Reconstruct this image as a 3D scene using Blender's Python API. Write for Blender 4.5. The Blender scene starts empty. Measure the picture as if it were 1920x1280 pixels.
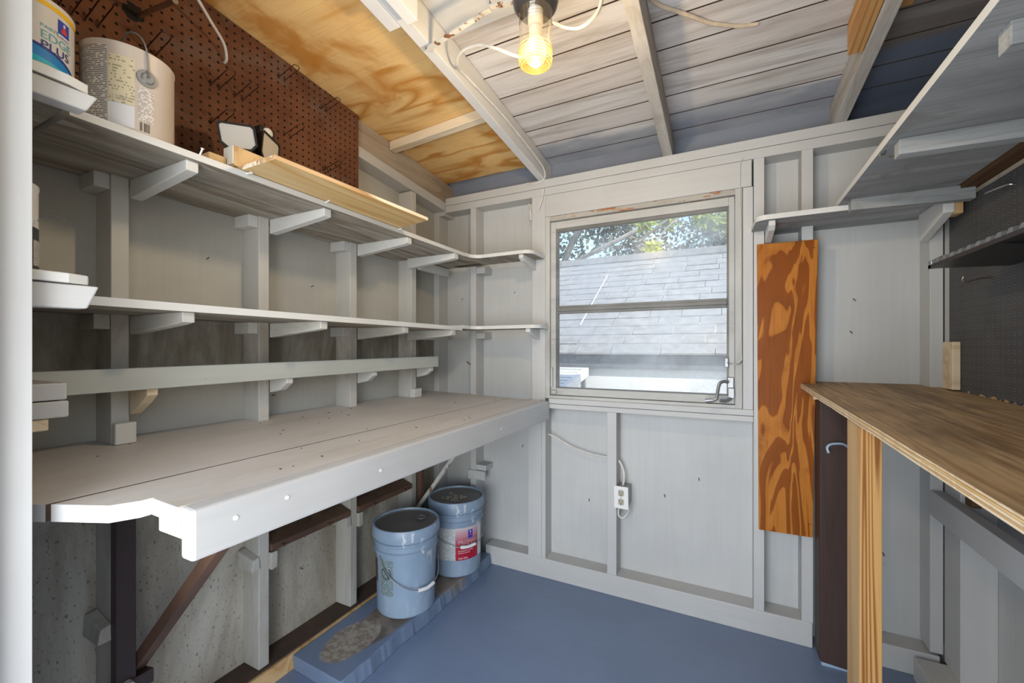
import bpy, bmesh, math, random
from mathutils import Vector, Matrix
random.seed(7)
S = bpy.context.scene
COL = S.collection
PI = math.pi

# ------------------------------------------------------------------ camera, world, sun, lights, exposure
cam_d = bpy.data.cameras.new('camera'); cam = bpy.data.objects.new('camera', cam_d); COL.objects.link(cam)
cam_d.sensor_width = 36.0; cam_d.lens = 14.756; cam_d.shift_y = 13 / 1920; cam_d.clip_start = 0.02
cam.location = (0, 0, 1.2); cam.rotation_euler = (PI / 2, 0, math.radians(26.65))
S.camera = cam
W = bpy.data.worlds.new('world'); S.world = W; W.use_nodes = True
wt = W.node_tree
sky = wt.nodes.new('ShaderNodeTexSky'); sky.sky_type = 'NISHITA'; sky.sun_disc = False
sky.sun_elevation = math.radians(52); sky.sun_rotation = math.radians(120); sky.air_density = 1.2; sky.dust_density = 1.5
wt.links.new(sky.outputs[0], wt.nodes['Background'].inputs[0]); wt.nodes['Background'].inputs[1].default_value = 0.34
sd = bpy.data.lights.new('sun', 'SUN'); sd.energy = 5.0; sd.angle = math.radians(0.6); sd.color = (1, 0.95, 0.88)
so = bpy.data.objects.new('sun', sd); COL.objects.link(so)
so.rotation_euler = Vector((-0.9, 0.42, -0.9)).to_track_quat('-Z', 'Y').to_euler()
def area(name, loc, direction, sx, sy, power, color):
    d = bpy.data.lights.new(name, 'AREA'); d.shape = 'RECTANGLE'; d.size = sx; d.size_y = sy; d.energy = power; d.color = color
    o = bpy.data.objects.new(name, d); COL.objects.link(o); o.location = loc
    o.rotation_euler = Vector(direction).to_track_quat('-Z', 'Y').to_euler()
    return o
area('doorway_daylight', (-0.38, -0.62, 1.0), (-0.12, 1, 0.28), 1.1, 1.8, 40, (0.955, 0.98, 1.0))     # daylight coming in at the open door
S.view_settings.view_transform = 'Standard'; S.view_settings.look = 'None'
S.view_settings.exposure = 0.35; S.view_settings.gamma = 1.0; S.view_settings.use_curve_mapping = False

# ------------------------------------------------------------------ node helpers / materials
class NT:
    def __init__(self, name):
        self.m = bpy.data.materials.new(name); self.m.use_nodes = True
        self.t = self.m.node_tree; self.b = self.t.nodes['Principled BSDF']; self.out = self.t.nodes['Material Output']
        self._co = None
    def n(self, typ, **kw):
        x = self.t.nodes.new('ShaderNode' + typ)
        for k, v in kw.items(): setattr(x, k, v)
        return x
    def l(self, a, b): self.t.links.new(a, b)
    def put(self, sock, v):
        if hasattr(v, 'is_output') or isinstance(v, bpy.types.NodeSocket): self.l(v, sock)
        else: sock.default_value = v
    def co(self):
        if not self._co: self._co = self.n('TexCoord')
        return self._co.outputs['Object']
    def uv(self):
        if not self._co: self._co = self.n('TexCoord')
        return self._co.outputs['UV']
    def map(self, scale, loc=(0, 0, 0), src=None):
        x = self.n('Mapping'); x.inputs['Scale'].default_value = scale; x.inputs['Location'].default_value = loc
        self.l(src or self.co(), x.inputs['Vector']); return x.outputs[0]
    def noise(self, scale=(1, 1, 1), s=1.0, detail=3, rough=.55, dist=0, loc=(0, 0, 0)):
        x = self.n('TexNoise'); x.inputs['Scale'].default_value = s; x.inputs['Detail'].default_value = detail
        x.inputs['Roughness'].default_value = rough; x.inputs['Distortion'].default_value = dist
        self.l(self.map(scale, loc), x.inputs['Vector']); return x.outputs['Fac']
    def ramp(self, f, stops):
        x = self.n('ValToRGB'); e = x.color_ramp.elements
        while len(e) < len(stops): e.new(.5)
        for i, (p, c) in enumerate(stops):
            e[i].position = p; e[i].color = (c[0], c[1], c[2], 1) if hasattr(c, '__len__') else (c, c, c, 1)
        self.l(f, x.inputs[0]); return x.outputs[0]
    def mix(self, f, a, b, mode='MIX'):
        x = self.n('Mix', data_type='RGBA', blend_type=mode)
        self.put(x.inputs[0], f)
        for s_, v in ((x.inputs[6], a), (x.inputs[7], b)):
            if isinstance(v, (tuple, list)): s_.default_value = (v[0], v[1], v[2], 1)
            else: self.put(s_, v)
        return x.outputs[2]
    def math(self, op, a, b=0.0, c=None):
        x = self.n('Math', operation=op); self.put(x.inputs[0], a); self.put(x.inputs[1], b)
        if c is not None: self.put(x.inputs[2], c)
        return x.outputs[0]
    def sep(self):
        x = self.n('SeparateXYZ'); self.l(self.co(), x.inputs[0]); return x.outputs
    def step(self, f, a, b):
        x = self.n('MapRange'); self.put(x.inputs[0], f); x.inputs[1].default_value = a; x.inputs[2].default_value = b
        x.interpolation_type = 'SMOOTHSTEP'; return x.outputs[0]
    def color(self, c):
        if isinstance(c, (tuple, list)): self.b.inputs['Base Color'].default_value = (c[0], c[1], c[2], 1)
        else: self.l(c, self.b.inputs['Base Color'])
    def rough(self, v): self.put(self.b.inputs['Roughness'], v)
    def bump(self, h, strength=.3, dist=.002):
        x = self.n('Bump'); x.inputs['Strength'].default_value = strength; x.inputs['Distance'].default_value = dist
        self.l(h, x.inputs['Height']); self.l(x.outputs[0], self.b.inputs['Normal'])

def gs(axis, along, across):
    return {'X': (along, across, across), 'Y': (across, along, across), 'Z': (across, across, along)}[axis]

def paint(name, c, var=.10, axis='Z', grime=.0, gcol=(.10, .085, .06), rough=.55, specks=.0, worn=0.0, wcol=(.22, .16, .10), zgr=None, gscale=3.0):
    t = NT(name)
    big = t.noise((1, 1, 1), 2.2, 4)
    d = tuple(x * (1 - var * 2) for x in c)
    col = t.mix(t.step(big, .3, .7), d, c)
    fine = t.noise(gs(axis, 3, 60), 1.0, 3)
    col = t.mix(t.math('MULTIPLY', t.step(fine, .35, .7), .10), col, tuple(x * .6 for x in c))
    if grime > 0:
        g = t.noise(gs(axis, .6 * gscale, 2.2 * gscale), 1.0, 6, .68, .6)
        f = t.step(g, .62 - grime * .35, .80 - grime * .12)
        if zgr:
            z = t.sep()[2]
            f = t.math('MULTIPLY', f, t.math('MULTIPLY', t.step(z, zgr[0], zgr[1]), t.math('SUBTRACT', 1.0, t.step(z, zgr[2], zgr[3]))))
        col = t.mix(t.math('MULTIPLY', f, .55 + grime * .3), col, gcol)
    if worn > 0:
        g = t.noise(gs(axis, 7, 30), 1.0, 5, .7, .3)
        col = t.mix(t.step(g, .74 - worn * .2, .78 - worn * .2), col, wcol)
    if specks > 0:
        v = t.noise(gs(axis, 70, 120), 1.0, 3, .6)
        col = t.mix(t.math('MULTIPLY', t.step(v, .76 - specks * .055, .79 - specks * .055), .7), col, (.05, .04, .03))
    t.color(col); t.rough(rough)
    t.bump(t.math('ADD', fine, t.math('MULTIPLY', big, 1.5)), .18, .002)
    return t.m

def wood(name, stops, axis='Z', ring=9.0, along=.9, across=7.0, fiber=.25, rough=.6, dist=.6, stain=None, loc=(0, 0, 0), detail=1.5, dirt=0):
    t = NT(name)
    n = t.noise(gs(axis, along, across), 1.0, detail, .45, dist, loc)
    f = t.math('FRACT', t.math('MULTIPLY', n, ring))
    col = t.ramp(f, stops)
    fib = t.noise(gs(axis, 6, 160), 1.0, 3, .6)
    dk = tuple(x * .45 for x in stops[0][1])
    col = t.mix(t.math('MULTIPLY', t.step(fib, .45, .75), fiber), col, dk)
    if stain:
        s_ = t.noise((1, 1, 1), stain[1], 4, .6, .5)
        col = t.mix(t.math('MULTIPLY', t.step(s_, .5, .68), stain[2]), col, stain[0])
    if dirt:
        s_ = t.noise(gs(axis, 1.5, 7), 1.0, 5, .65, .4, (3, 1, 2))
        col = t.mix(t.math('MULTIPLY', t.step(s_, .42, .7), dirt), col, (.06, .05, .04))
    t.color(col); t.rough(rough); t.b.inputs['Specular IOR Level'].default_value = .14; t.bump(t.math('ADD', fib, f), .12, .001)
    return t.m

def plain(name, c, rough=.5, metal=0.0, var=0.0):
    t = NT(name)
    if var:
        c2 = tuple(x * (1 - var) for x in c)
        t.color(t.mix(t.step(t.noise((1, 1, 1), 25, 4), .35, .65), c, c2))
    else: t.color(c)
    t.rough(rough); t.b.inputs['Metallic'].default_value = metal
    return t.m

WHITE = (.51, .51, .505)
MT = {}
MT['wall_back'] = paint('painted_sheathing', (.50, .505, .50), .05, 'Z', specks=.25)
MT['wall_left'] = paint('grimy_sheathing', (.50, .49, .45), .10, 'Z', grime=1.3, gcol=(.15, .125, .09), zgr=(1.04, 1.14, 1.27, 1.36), specks=.5)
MT['wall_low'] = paint('stained_sheathing', (.50, .475, .41), .14, 'Z', grime=1.0, gcol=(.19, .155, .11), specks=2.5, worn=.20, gscale=2.2)
MT['stud'] = paint('painted_stud', WHITE, .05, 'Z', specks=.1)
MT['stud_left'] = paint('grimy_stud', (.57, .56, .53), .08, 'Z', grime=.8, gcol=(.25, .20, .15), zgr=(1.0, 1.12, 1.26, 1.34))
MT['stud_low'] = paint('worn_stud', (.46, .455, .42), .08, 'Z', grime=.8, gcol=(.26, .22, .17), specks=.9, worn=.35)
MT['trim'] = paint('painted_trim', (.50, .50, .49), .05, 'X', specks=.15)
MT['trimy'] = paint('painted_trim_along', (.52, .52, .51), .05, 'Y', specks=.15)
MT['shelf'] = paint('white_shelf_paint', (.63, .63, .61), .06, 'Y', specks=.25)
MT['shelf_low'] = paint('grimy_bracket', (.55, .54, .50), .1, 'X', grime=.5, gcol=(.2, .16, .12), specks=.5)
MT['rail'] = paint('pale_green_grey_paint', (.47, .49, .46), .06, 'Y', specks=.3)
MT['bench'] = paint('bench_top_paint', (.58, .555, .525), .06, 'Y', grime=.35, gcol=(.42, .375, .32), rough=.5, specks=.12)
MT['apron'] = paint('apron_paint', (.53, .53, .525), .05, 'Y', rough=.42, specks=.12)
MT['under'] = wood('bare_grey_board', [(0, (.24, .20, .155)), (.5, (.33, .295, .245)), (.9, (.41, .385, .34)), (1, (.25, .21, .165))], 'Y', 5, .8, 7, .35, .8, stain=((.42, .42, .40), 4, .5), dirt=.5)
MT['under_r'] = wood('grey_washed_board', [(0, (.27, .28, .28)), (.5, (.38, .39, .39)), (1, (.30, .31, .31))], 'X', 4, .8, 6, .35, .8, stain=((.16, .15, .13), 5, .55))
MT['ply_ceiling'] = wood('new_plywood_sheathing', [(0, (.74, .47, .19)), (.5, (.78, .52, .22)), (.74, (.52, .23, .045)), (.9, (.66, .37, .12)), (1, (.74, .47, .19))], 'X', 5.0, 1.0, 4.0, .25, .5, 1.1, stain=((.50, .20, .03), 3.2, .8), loc=(4, 2, 0), detail=2.5)
MT['ply_panel'] = wood('stained_fir_plywood', [(0, (.25, .068, .007)), (.55, (.22, .058, .006)), (.60, (.43, .150, .022)), (.95, (.47, .175, .028)), (1, (.25, .068, .007))], 'Z', 7.0, 1.5, 8.0, .30, .42, .9, loc=(1.3, 0, .4), stain=((.20, .055, .006), 5, .5), detail=3)
MT['ply_offcut'] = wood('pale_plywood_offcut', [(0, (.60, .40, .17)), (.5, (.68, .50, .26)), (.9, (.54, .31, .10)), (1, (.6, .4, .17))], 'Y', 4.5, 1.0, 8, .15, .5, .7)
MT['ply_edge'] = wood('plywood_edge_layers', [(0, (.70, .56, .40)), (.45, (.76, .66, .52)), (.55, (.38, .22, .10)), (.8, (.62, .44, .25)), (1, (.7, .56, .4))], 'Y', 1.0, 1, 40, .2, .7)
MT['bench_ply'] = wood('worn_brown_plywood', [(0, (.38, .255, .135)), (.5, (.47, .335, .19)), (.8, (.30, .19, .095)), (1, (.40, .27, .15))], 'Y', 7, .8, 16, .6, .55, .5, stain=((.20, .15, .10), 4, .6), dirt=.5, detail=3)
MT['fir'] = wood('new_fir_post', [(0, (.52, .29, .105)), (.5, (.50, .28, .105)), (.62, (.22, .085, .022)), (.84, (.29, .125, .036)), (1, (.47, .25, .085))], 'Z', 11, .30, 26, .2, .5, .15)
MT['fir_pale'] = wood('pale_fir_face', [(0, (.50, .31, .14)), (.6, (.55, .36, .17)), (1, (.44, .25, .10))], 'Z', 5, .5, 7, .2, .5, .25)
MT['fir_y'] = wood('new_fir_rafter', [(0, (.46, .25, .09)), (.5, (.50, .28, .11)), (.75, (.28, .12, .035)), (1, (.46, .25, .09))], 'Y', 7, .5, 9, .25, .55, .25)
MT['pine'] = wood('pale_pine', [(0, (.66, .54, .38)), (.6, (.72, .61, .45)), (1, (.58, .44, .28))], 'X', 4, .5, 9, .15, .55, .3)
MT['pine_y'] = wood('raw_pine_block', [(0, (.50, .32, .15)), (.6, (.60, .42, .22)), (1, (.42, .24, .10))], 'X', 5, .6, 9, .2, .6, .3)
MT['dark_post'] = wood('dark_brown_painted_wood', [(0, (.060, .038, .033)), (.5, (.070, .046, .040)), (1, (.055, .035, .030))], 'Z', 4, .5, 9, .3, .5, .3)
MT['dark_board'] = wood('dark_stained_ledger', [(0, (.10, .055, .028)), (.5, (.14, .08, .04)), (1, (.07, .036, .018))], 'Y', 7, .6, 12, .4, .6, .4)
MT['rafter_w'] = paint('white_rafter_paint', (.62, .62, .61), .05, 'Y', specks=.1)
MT['rafter_g'] = wood('weathered_whitewashed_rafter', [(0, (.40, .38, .35)), (.5, (.47, .45, .42)), (1, (.36, .335, .30))], 'Y', 5, .9, 9, .3, .8, .5, stain=((.27, .22, .165), 6, .4))
MT['rafter_brown'] = wood('tan_weathered_rafter', [(0, (.36, .29, .22)), (.5, (.42, .35, .27)), (1, (.30, .235, .17))], 'Y', 5, .9, 9, .3, .8, .5)
MT['rust'] = paint('rusted_steel', (.125, .066, .040), .25, 'Z', grime=.5, gcol=(.05, .025, .018), rough=.7)
MT['rust_pale'] = paint('chipped_white_paint_on_rust', (.55, .54, .50), .1, 'Z', worn=.9, wcol=(.16, .07, .03), grime=.3)
MT['rust_dark'] = paint('dark_brown_steel', (.045, .028, .026), .2, 'Z', worn=.12, wcol=(.3, .28, .25), rough=.5)
MT['brown_dirt'] = paint('dirty_brown_wood', (.085, .052, .033), .3, 'Y', grime=.4, gcol=(.03, .02, .014), specks=.4, rough=.9)
MT['pegh'] = plain('dark_hole', (.008, .006, .005), .9)
MT['hook'] = plain('rusty_wire', (.11, .045, .025), .5, .6, .4)
MT['steel'] = plain('bare_steel', (.55, .52, .46), .3, 1.0, .2)
MT['nail'] = plain('dark_nail', (.09, .075, .06), .5, .6)
MT['cable'] = plain('white_cable_sheath', (.62, .60, .56), .45, 0, .12)
MT['cable_old'] = plain('yellowed_cable_sheath', (.55, .45, .33), .5, 0, .2)
MT['black'] = plain('black_plastic', (.012, .012, .013), .35)
MT['black_metal'] = plain('black_sheet_metal', (.015, .016, .018), .35, .2)
MT['grey_metal'] = plain('grey_metal', (.32, .33, .34), .38, .6, .15)
MT['white_pl'] = plain('white_plastic', (.72, .72, .70), .4)
MT['beige_lens'] = plain('frosted_lens', (.60, .56, .48), .4)
MT['grey_lens'] = plain('led_lens', (.50, .51, .51), .25)
MT['fixture'] = plain('dark_bronze_plastic', (.045, .042, .042), .32)
MT['tan_outlet'] = plain('worn_receptacle', (.38, .34, .27), .45)
MT['blue_paint'] = paint('blue_floor_paint', (.165, .225, .345), .05, 'X', rough=.38, grime=.12, gcol=(.14, .19, .285))
MT['frieze'] = paint('blue_grey_eave_paint', (.20, .22, .265), .1, 'X', worn=.2, wcol=(.45, .45, .45), specks=.2)
MT['frieze_shaded'] = paint('shaded_blue_eave_paint', (.07, .085, .12), .1, 'X', specks=.2)  # eave paint darkened to carry the shade of the right-hand bay
MT['blue_nail'] = plain('blue_painted_hook', (.30, .40, .52), .4)

def m_floorcurb():
    t = NT('blue_paint_over_bare_concrete')
    blue = t.mix(t.step(t.noise((1, 1, 1), 3, 4), .3, .7), (.125, .172, .26), (.155, .21, .31))
    conc = t.mix(t.step(t.noise((1, 1, 1), 45, 4), .35, .65), (.20, .165, .13), (.37, .33, .28))
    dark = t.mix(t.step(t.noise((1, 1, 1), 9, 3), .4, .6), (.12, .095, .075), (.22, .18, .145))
    s = t.sep()
    wob = t.math('MULTIPLY', t.math('SUBTRACT', t.noise((1, 1, 1), 14, 3), .5), .16)
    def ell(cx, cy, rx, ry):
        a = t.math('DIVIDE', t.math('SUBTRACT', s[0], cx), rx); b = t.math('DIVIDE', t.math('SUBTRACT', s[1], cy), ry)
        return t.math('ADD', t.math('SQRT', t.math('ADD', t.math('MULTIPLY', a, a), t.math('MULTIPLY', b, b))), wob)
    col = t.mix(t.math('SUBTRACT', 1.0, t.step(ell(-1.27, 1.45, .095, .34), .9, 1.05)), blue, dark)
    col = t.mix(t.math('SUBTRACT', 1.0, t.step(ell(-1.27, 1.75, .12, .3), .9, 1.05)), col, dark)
    col = t.mix(t.math('SUBTRACT', 1.0, t.step(ell(-1.30, 1.19, .085, .135), .9, 1.03)), col, conc)
    t.color(col); t.rough(.5); t.bump(t.noise((1, 1, 1), 40, 4), .2, .003); return t.m
MT['curb'] = m_floorcurb()

def m_ceiling():
    t = NT('weathered_roof_boards')
    s = t.sep()
    idx = t.math('FLOOR', t.math('DIVIDE', t.math('SUBTRACT', s[1], .01), .1275))
    wn = t.n('TexWhiteNoise', noise_dimensions='1D'); t.l(idx, wn.inputs['W'])
    base = t.mix(wn.outputs[0], (.52, .485, .46), (.60, .585, .575))
    st = t.noise((1.2, 14, 14), 1.0, 5, .65, .5)
    base = t.mix(t.math('MULTIPLY', t.step(st, .42, .66), .55), base, (.235, .185, .145))
    wash = t.noise((2.5, 6, 6), 1.0, 4, .6)
    base = t.mix(t.math('MULTIPLY', t.step(wash, .5, .72), .5), base, (.50, .50, .51))
    fib = t.noise((5, 150, 150), 1.0, 3)
    base = t.mix(t.math('MULTIPLY', t.step(fib, .5, .75), .3), base, (.16, .13, .11))
    # old blue-grey eave paint near the low side, the right-hand bay's shade painted in as darker brown and blue
    edge = t.math('ADD', s[1], t.math('MULTIPLY', t.math('SUBTRACT', t.noise((3, 9, 9), 1.0, 4), .5), .34))
    blue = t.mix(t.step(s[0], .39, .43), t.mix(t.step(t.noise((4, 10, 10), 1.0, 4), .35, .65), (.27, .29, .335), (.36, .375, .405)), (.115, .14, .195))
    brown = t.mix(t.step(st, .4, .62), (.15, .13, .12), (.22, .20, .185))
    base = t.mix(t.step(s[0], .39, .43), base, brown)
    off = t.mix(t.step(s[0], .39, .43), (0, 0, 0), (.13, .13, .13))
    edge = t.math('ADD', edge, off)
    col = t.mix(t.step(edge, 1.90, 1.98), base, blue)
    t.color(col); t.rough(.8); t.bump(t.math('ADD', fib, st), .2, .002); return t.m
MT['ceiling'] = m_ceiling()

def m_peg(name, base, dark, hole, pitch=.0254, r=.0032, light_ring=None, stain=None):
    t = NT(name); s = t.sep()
    def cell(x):
        return t.math('SUBTRACT', t.math('FRACT', t.math('DIVIDE', x, pitch)), .5)
    a, b = cell(s[1]), cell(s[2])
    d = t.math('MULTIPLY', t.math('SQRT', t.math('ADD', t.math('MULTIPLY', a, a), t.math('MULTIPLY', b, b))), pitch)
    n = t.noise((1, 1, 1), 4.5, 5, .65, .5)
    col = t.mix(t.step(n, .38, .62), dark, base)
    if stain:
        col = t.mix(t.math('MULTIPLY', t.step(t.noise((1, 1, 1), 3, 5, .7, .8, (2, 5, 1)), .52, .64), .7), col, stain)
    if light_ring:
        col = t.mix(t.math('SUBTRACT', 1.0, t.step(d, r * 1.25, r * 1.5)), col, light_ring)
    col = t.mix(t.math('SUBTRACT', 1.0, t.step(d, r * .85, r)), col, hole)
    t.color(col); t.rough(.6); t.b.inputs['Specular IOR Level'].default_value = .2; t.bump(t.step(d, r * .8, r), .5, .003); return t.m
MT['peg_brown'] = m_peg('brown_perforated_hardboard', (.165, .070, .036), (.105, .042, .022), (.006, .004, .003), r=.0042, stain=(.15, .095, .075))
MT['peg_grey'] = m_peg('grey_perforated_hardboard', (.085, .085, .088), (.070, .070, .073), (.035, .034, .034), r=.0038, light_ring=(.17, .17, .165))

def m_textlines(name, paper, ink, rows, blocks=22, density=.5):
    t = NT(name)
    sx = t.n('SeparateXYZ'); t.l(t.uv(), sx.inputs[0])
    r = t.math('MULTIPLY', sx.outputs[1], rows)
    wn = t.n('TexWhiteNoise', noise_dimensions='2D'); cx = t.n('CombineXYZ')
    t.l(t.math('FLOOR', t.math('MULTIPLY', sx.outputs[0], blocks)), cx.inputs[0]); t.l(t.math('FLOOR', r), cx.inputs[1]); t.l(cx.outputs[0], wn.inputs['Vector'])
    f = t.math('MULTIPLY', t.math('LESS_THAN', t.math('FRACT', r), .5), t.math('LESS_THAN', wn.outputs[0], density))
    t.color(t.mix(f, paper, ink)); t.rough(.45); return t.m
MT['lbl_text'] = m_textlines('fine_print_label', (.60, .56, .51), (.12, .11, .10), 44, 30, .86)
MT['lbl_cream'] = m_textlines('cream_batch_label', (.60, .53, .36), (.30, .26, .17), 16, 14, .34)
MT['lbl_white'] = m_textlines('white_notice_label', (.62, .57, .53), (.22, .20, .19), 22, 12, .6)
MT['lbl_plain'] = plain('blank_white_label', (.62, .62, .64), .4)
MT['lbl_bucket'] = m_textlines('bucket_fine_print', (.52, .55, .55), (.26, .28, .29), 40, 26, .7)
MT['lbl_green'] = m_textlines('green_warning_print', (.215, .28, .30), (.09, .13, .13), 26, 12, .7)
MT['lbl_red'] = None
def m_redgrad():
    t = NT('pink_to_red_print'); sx = t.n('SeparateXYZ'); t.l(t.uv(), sx.inputs[0])
    t.color(t.ramp(sx.outputs[1], [(0, (.34, .005, .025)), (.40, (.36, .006, .03)), (.62, (.40, .10, .14)), (.92, (.50, .36, .40)), (1, (.55, .5, .5))])); t.rough(.4); return t.m
MT['lbl_red'] = m_redgrad()
MT['ink_blue'] = plain('royal_blue_print', (.012, .05, .40), .4)
MT['ink_red'] = plain('red_print', (.60, .04, .04), .4)
MT['ink_white'] = plain('white_print', (.72, .72, .72), .4)
MT['ink_teal'] = plain('teal_print', (.12, .42, .50), .4)
MT['ink_navy'] = plain('navy_print', (.015, .025, .22), .4)
MT['ink_sky'] = plain('sky_blue_print', (.0, .20, .55), .35)
MT['ink_aqua'] = plain('aqua_print', (.0, .40, .58), .35)
MT['ink_yellow'] = plain('yellow_print', (.85, .50, .01), .4)
MT['ink_grey'] = plain('silver_print', (.42, .40, .40), .4)
MT['ink_black'] = plain('black_print', (.03, .03, .03), .5)
MT['can_white'] = plain('white_tin', (.64, .63, .62), .35, 0, .05)
MT['can_beige'] = paint('beige_smeared_tin', (.58, .50, .43), .08, 'Z', rough=.35, specks=.15)

def m_bucket():
    t = NT('blue_plastic_with_paint_splashes')
    base = t.mix(t.step(t.noise((1, 1, 1), 6, 3), .35, .65), (.20, .275, .37), (.235, .315, .415))
    s = t.sep()
    dr = t.noise((26, 26, 7), 1.0, 3, .6)
    band = t.math('MULTIPLY', t.step(s[2], .19, .27), t.math('SUBTRACT', 1.0, t.step(s[2], .36, .37)))
    f = t.math('MULTIPLY', t.step(dr, .60, .62), t.math('ADD', t.math('MULTIPLY', band, .8), .12))
    t.color(t.mix(f, base, (.50, .53, .56))); t.rough(.4); return t.m
MT['bucket'] = m_bucket()
MT['lid'] = paint('dark_grey_lid', (.14, .133, .13), .12, 'X', rough=.45, specks=.1)

def m_glass():
    t = NT('dusty_window_glass')
    tr = t.n('BsdfTransparent'); tr.inputs[0].default_value = (.93, .95, .95, 1)
    gl = t.n('BsdfGlossy'); gl.inputs['Roughness'].default_value = .25
    df = t.n('BsdfTranslucent'); df.inputs[0].default_value = (.85, .87, .9, 1)
    dd = t.n('BsdfDiffuse'); dd.inputs[0].default_value = (.7, .7, .7, 1)
    dirt = t.n('MixShader'); dirt.inputs[0].default_value = .3; t.l(df.outputs[0], dirt.inputs[1]); t.l(dd.outputs[0], dirt.inputs[2])
    haze = t.math('ADD', t.math('MULTIPLY', t.step(t.noise((1, 1, 1), 3.2, 5, .65), .40, .70), .26), .08)
    m1 = t.n('MixShader'); t.l(haze, m1.inputs[0]); t.l(tr.outputs[0], m1.inputs[1]); t.l(dirt.outputs[0], m1.inputs[2])
    m2 = t.n('MixShader'); m2.inputs[0].default_value = .012; t.l(m1.outputs[0], m2.inputs[1]); t.l(gl.outputs[0], m2.inputs[2])
    t.l(m2.outputs[0], t.out.inputs[0]); return t.m
MT['glass'] = m_glass()
def m_jar():
    t = NT('clear_ribbed_jar_glass')
    tr = t.n('BsdfTransparent'); tr.inputs[0].default_value = (.97, .96, .93, 1)
    gl = t.n('BsdfGlossy'); gl.inputs['Roughness'].default_value = .08; gl.inputs[0].default_value = (1, .95, .85, 1)
    fr = t.n('LayerWeight'); fr.inputs[0].default_value = .35
    m1 = t.n('MixShader'); t.l(t.math('ADD', t.math('MULTIPLY', fr.outputs['Facing'], .6), .06), m1.inputs[0])
    t.l(tr.outputs[0], m1.inputs[1]); t.l(gl.outputs[0], m1.inputs[2])
    tl = t.n('BsdfTranslucent'); tl.inputs[0].default_value = (1, .93, .8, 1); m2 = t.n('MixShader'); m2.inputs[0].default_value = .03
    t.l(m1.outputs[0], m2.inputs[1]); t.l(tl.outputs[0], m2.inputs[2]); t.l(m2.outputs[0], t.out.inputs[0]); return t.m
MT['jar'] = m_jar()
def emis(name, c, s):
    t = NT(name); e = t.n('Emission'); e.inputs[0].default_value = (c[0], c[1], c[2], 1); e.inputs[1].default_value = s
    t.l(e.outputs[0], t.out.inputs[0]); return t.m
def m_lens():
    t = NT('amber_glow_jar_bottom_glass')
    tr = t.n('BsdfTransparent'); tr.inputs[0].default_value = (1, .93, .72, 1)
    tl = t.n('BsdfTranslucent'); tl.inputs[0].default_value = (1, .72, .26, 1)  # amber tint stands in for bulb glow; the glass itself is clear
    gl = t.n('BsdfGlossy'); gl.inputs['Roughness'].default_value = .1
    fr = t.n('LayerWeight'); fr.inputs[0].default_value = .5
    m1 = t.n('MixShader'); t.l(t.math('ADD', t.math('MULTIPLY', fr.outputs['Facing'], .55), .05), m1.inputs[0])
    t.l(tr.outputs[0], m1.inputs[1]); t.l(tl.outputs[0], m1.inputs[2])
    m2 = t.n('MixShader'); m2.inputs[0].default_value = .06; t.l(m1.outputs[0], m2.inputs[1]); t.l(gl.outputs[0], m2.inputs[2])
    t.l(m2.outputs[0], t.out.inputs[0]); return t.m
MT['jar_lens'] = m_lens()
MT['bulb'] = emis('glowing_warm_bulb', (1.0, .60, .20), 3.5)
MT['bulb_base'] = plain('white_bulb_collar', (.75, .70, .6), .4)

def m_shingle():
    t = NT('grey_asphalt_shingles')
    col = t.mix(t.step(t.noise((1, 1, 1), 12, 6, .7), .35, .65), (.20, .198, .19), (.285, .28, .27))
    col = t.mix(t.math('MULTIPLY', t.step(t.noise((1, 1, 1), 2, 4), .45, .65), .5), col, (.25, .26, .27))
    t.color(col); t.rough(.9); return t.m
MT['shingle'] = m_shingle()
MT['ext_white'] = paint('white_house_wall', (.93, .93, .92), .02, 'X')
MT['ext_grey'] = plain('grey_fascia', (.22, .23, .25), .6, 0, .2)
MT['bark'] = paint('pale_bark', (.40, .37, .33), .2, 'Z', grime=.3)
def m_leaf(name, a, b):
    t = NT(name); o = t.n('ObjectInfo'); g = t.n('NewGeometry')
    c = t.mix(g.outputs['Random Per Island'], a, b)
    t.color(c); t.rough(.6)
    tl = t.n('BsdfTranslucent'); t.l(c, tl.inputs[0]); mx = t.n('MixShader'); mx.inputs[0].default_value = .4
    t.l(t.b.outputs[0], mx.inputs[1]); t.l(tl.outputs[0], mx.inputs[2]); t.l(mx.outputs[0], t.out.inputs[0]); return t.m
MT['leaf_grey'] = m_leaf('grey_green_leaves', (.10, .12, .09), (.24, .26, .21))
MT['leaf_bright'] = m_leaf('yellow_green_leaves', (.22, .36, .05), (.55, .58, .10))
MT['ground'] = paint('pale_ground', (.30, .29, .25), .15, 'X')
MT['peel'] = paint('peeling_window_paint', (.50, .50, .48), .10, 'X', grime=.5, gcol=(.28, .27, .25), worn=.35, wcol=(.24, .22, .19))
MT['peel_z'] = paint('peeling_sash_paint', (.50, .50, .48), .10, 'Z', grime=.5, gcol=(.28, .27, .25), worn=.3, wcol=(.24, .22, .19))
MT['peel_rust'] = paint('rusty_peeled_header', (.42, .40, .36), .15, 'X', worn=1.0, wcol=(.33, .12, .03), grime=.3)
MT['alu'] = paint('oxidised_window_rail', (.22, .22, .21), .25, 'X', grime=.6, gcol=(.06, .06, .06), rough=.5, specks=.6)

# ------------------------------------------------------------------ mesh helpers
SL = .082
def rz(y, z0): return z0 + SL * (2.04 - y)

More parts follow.
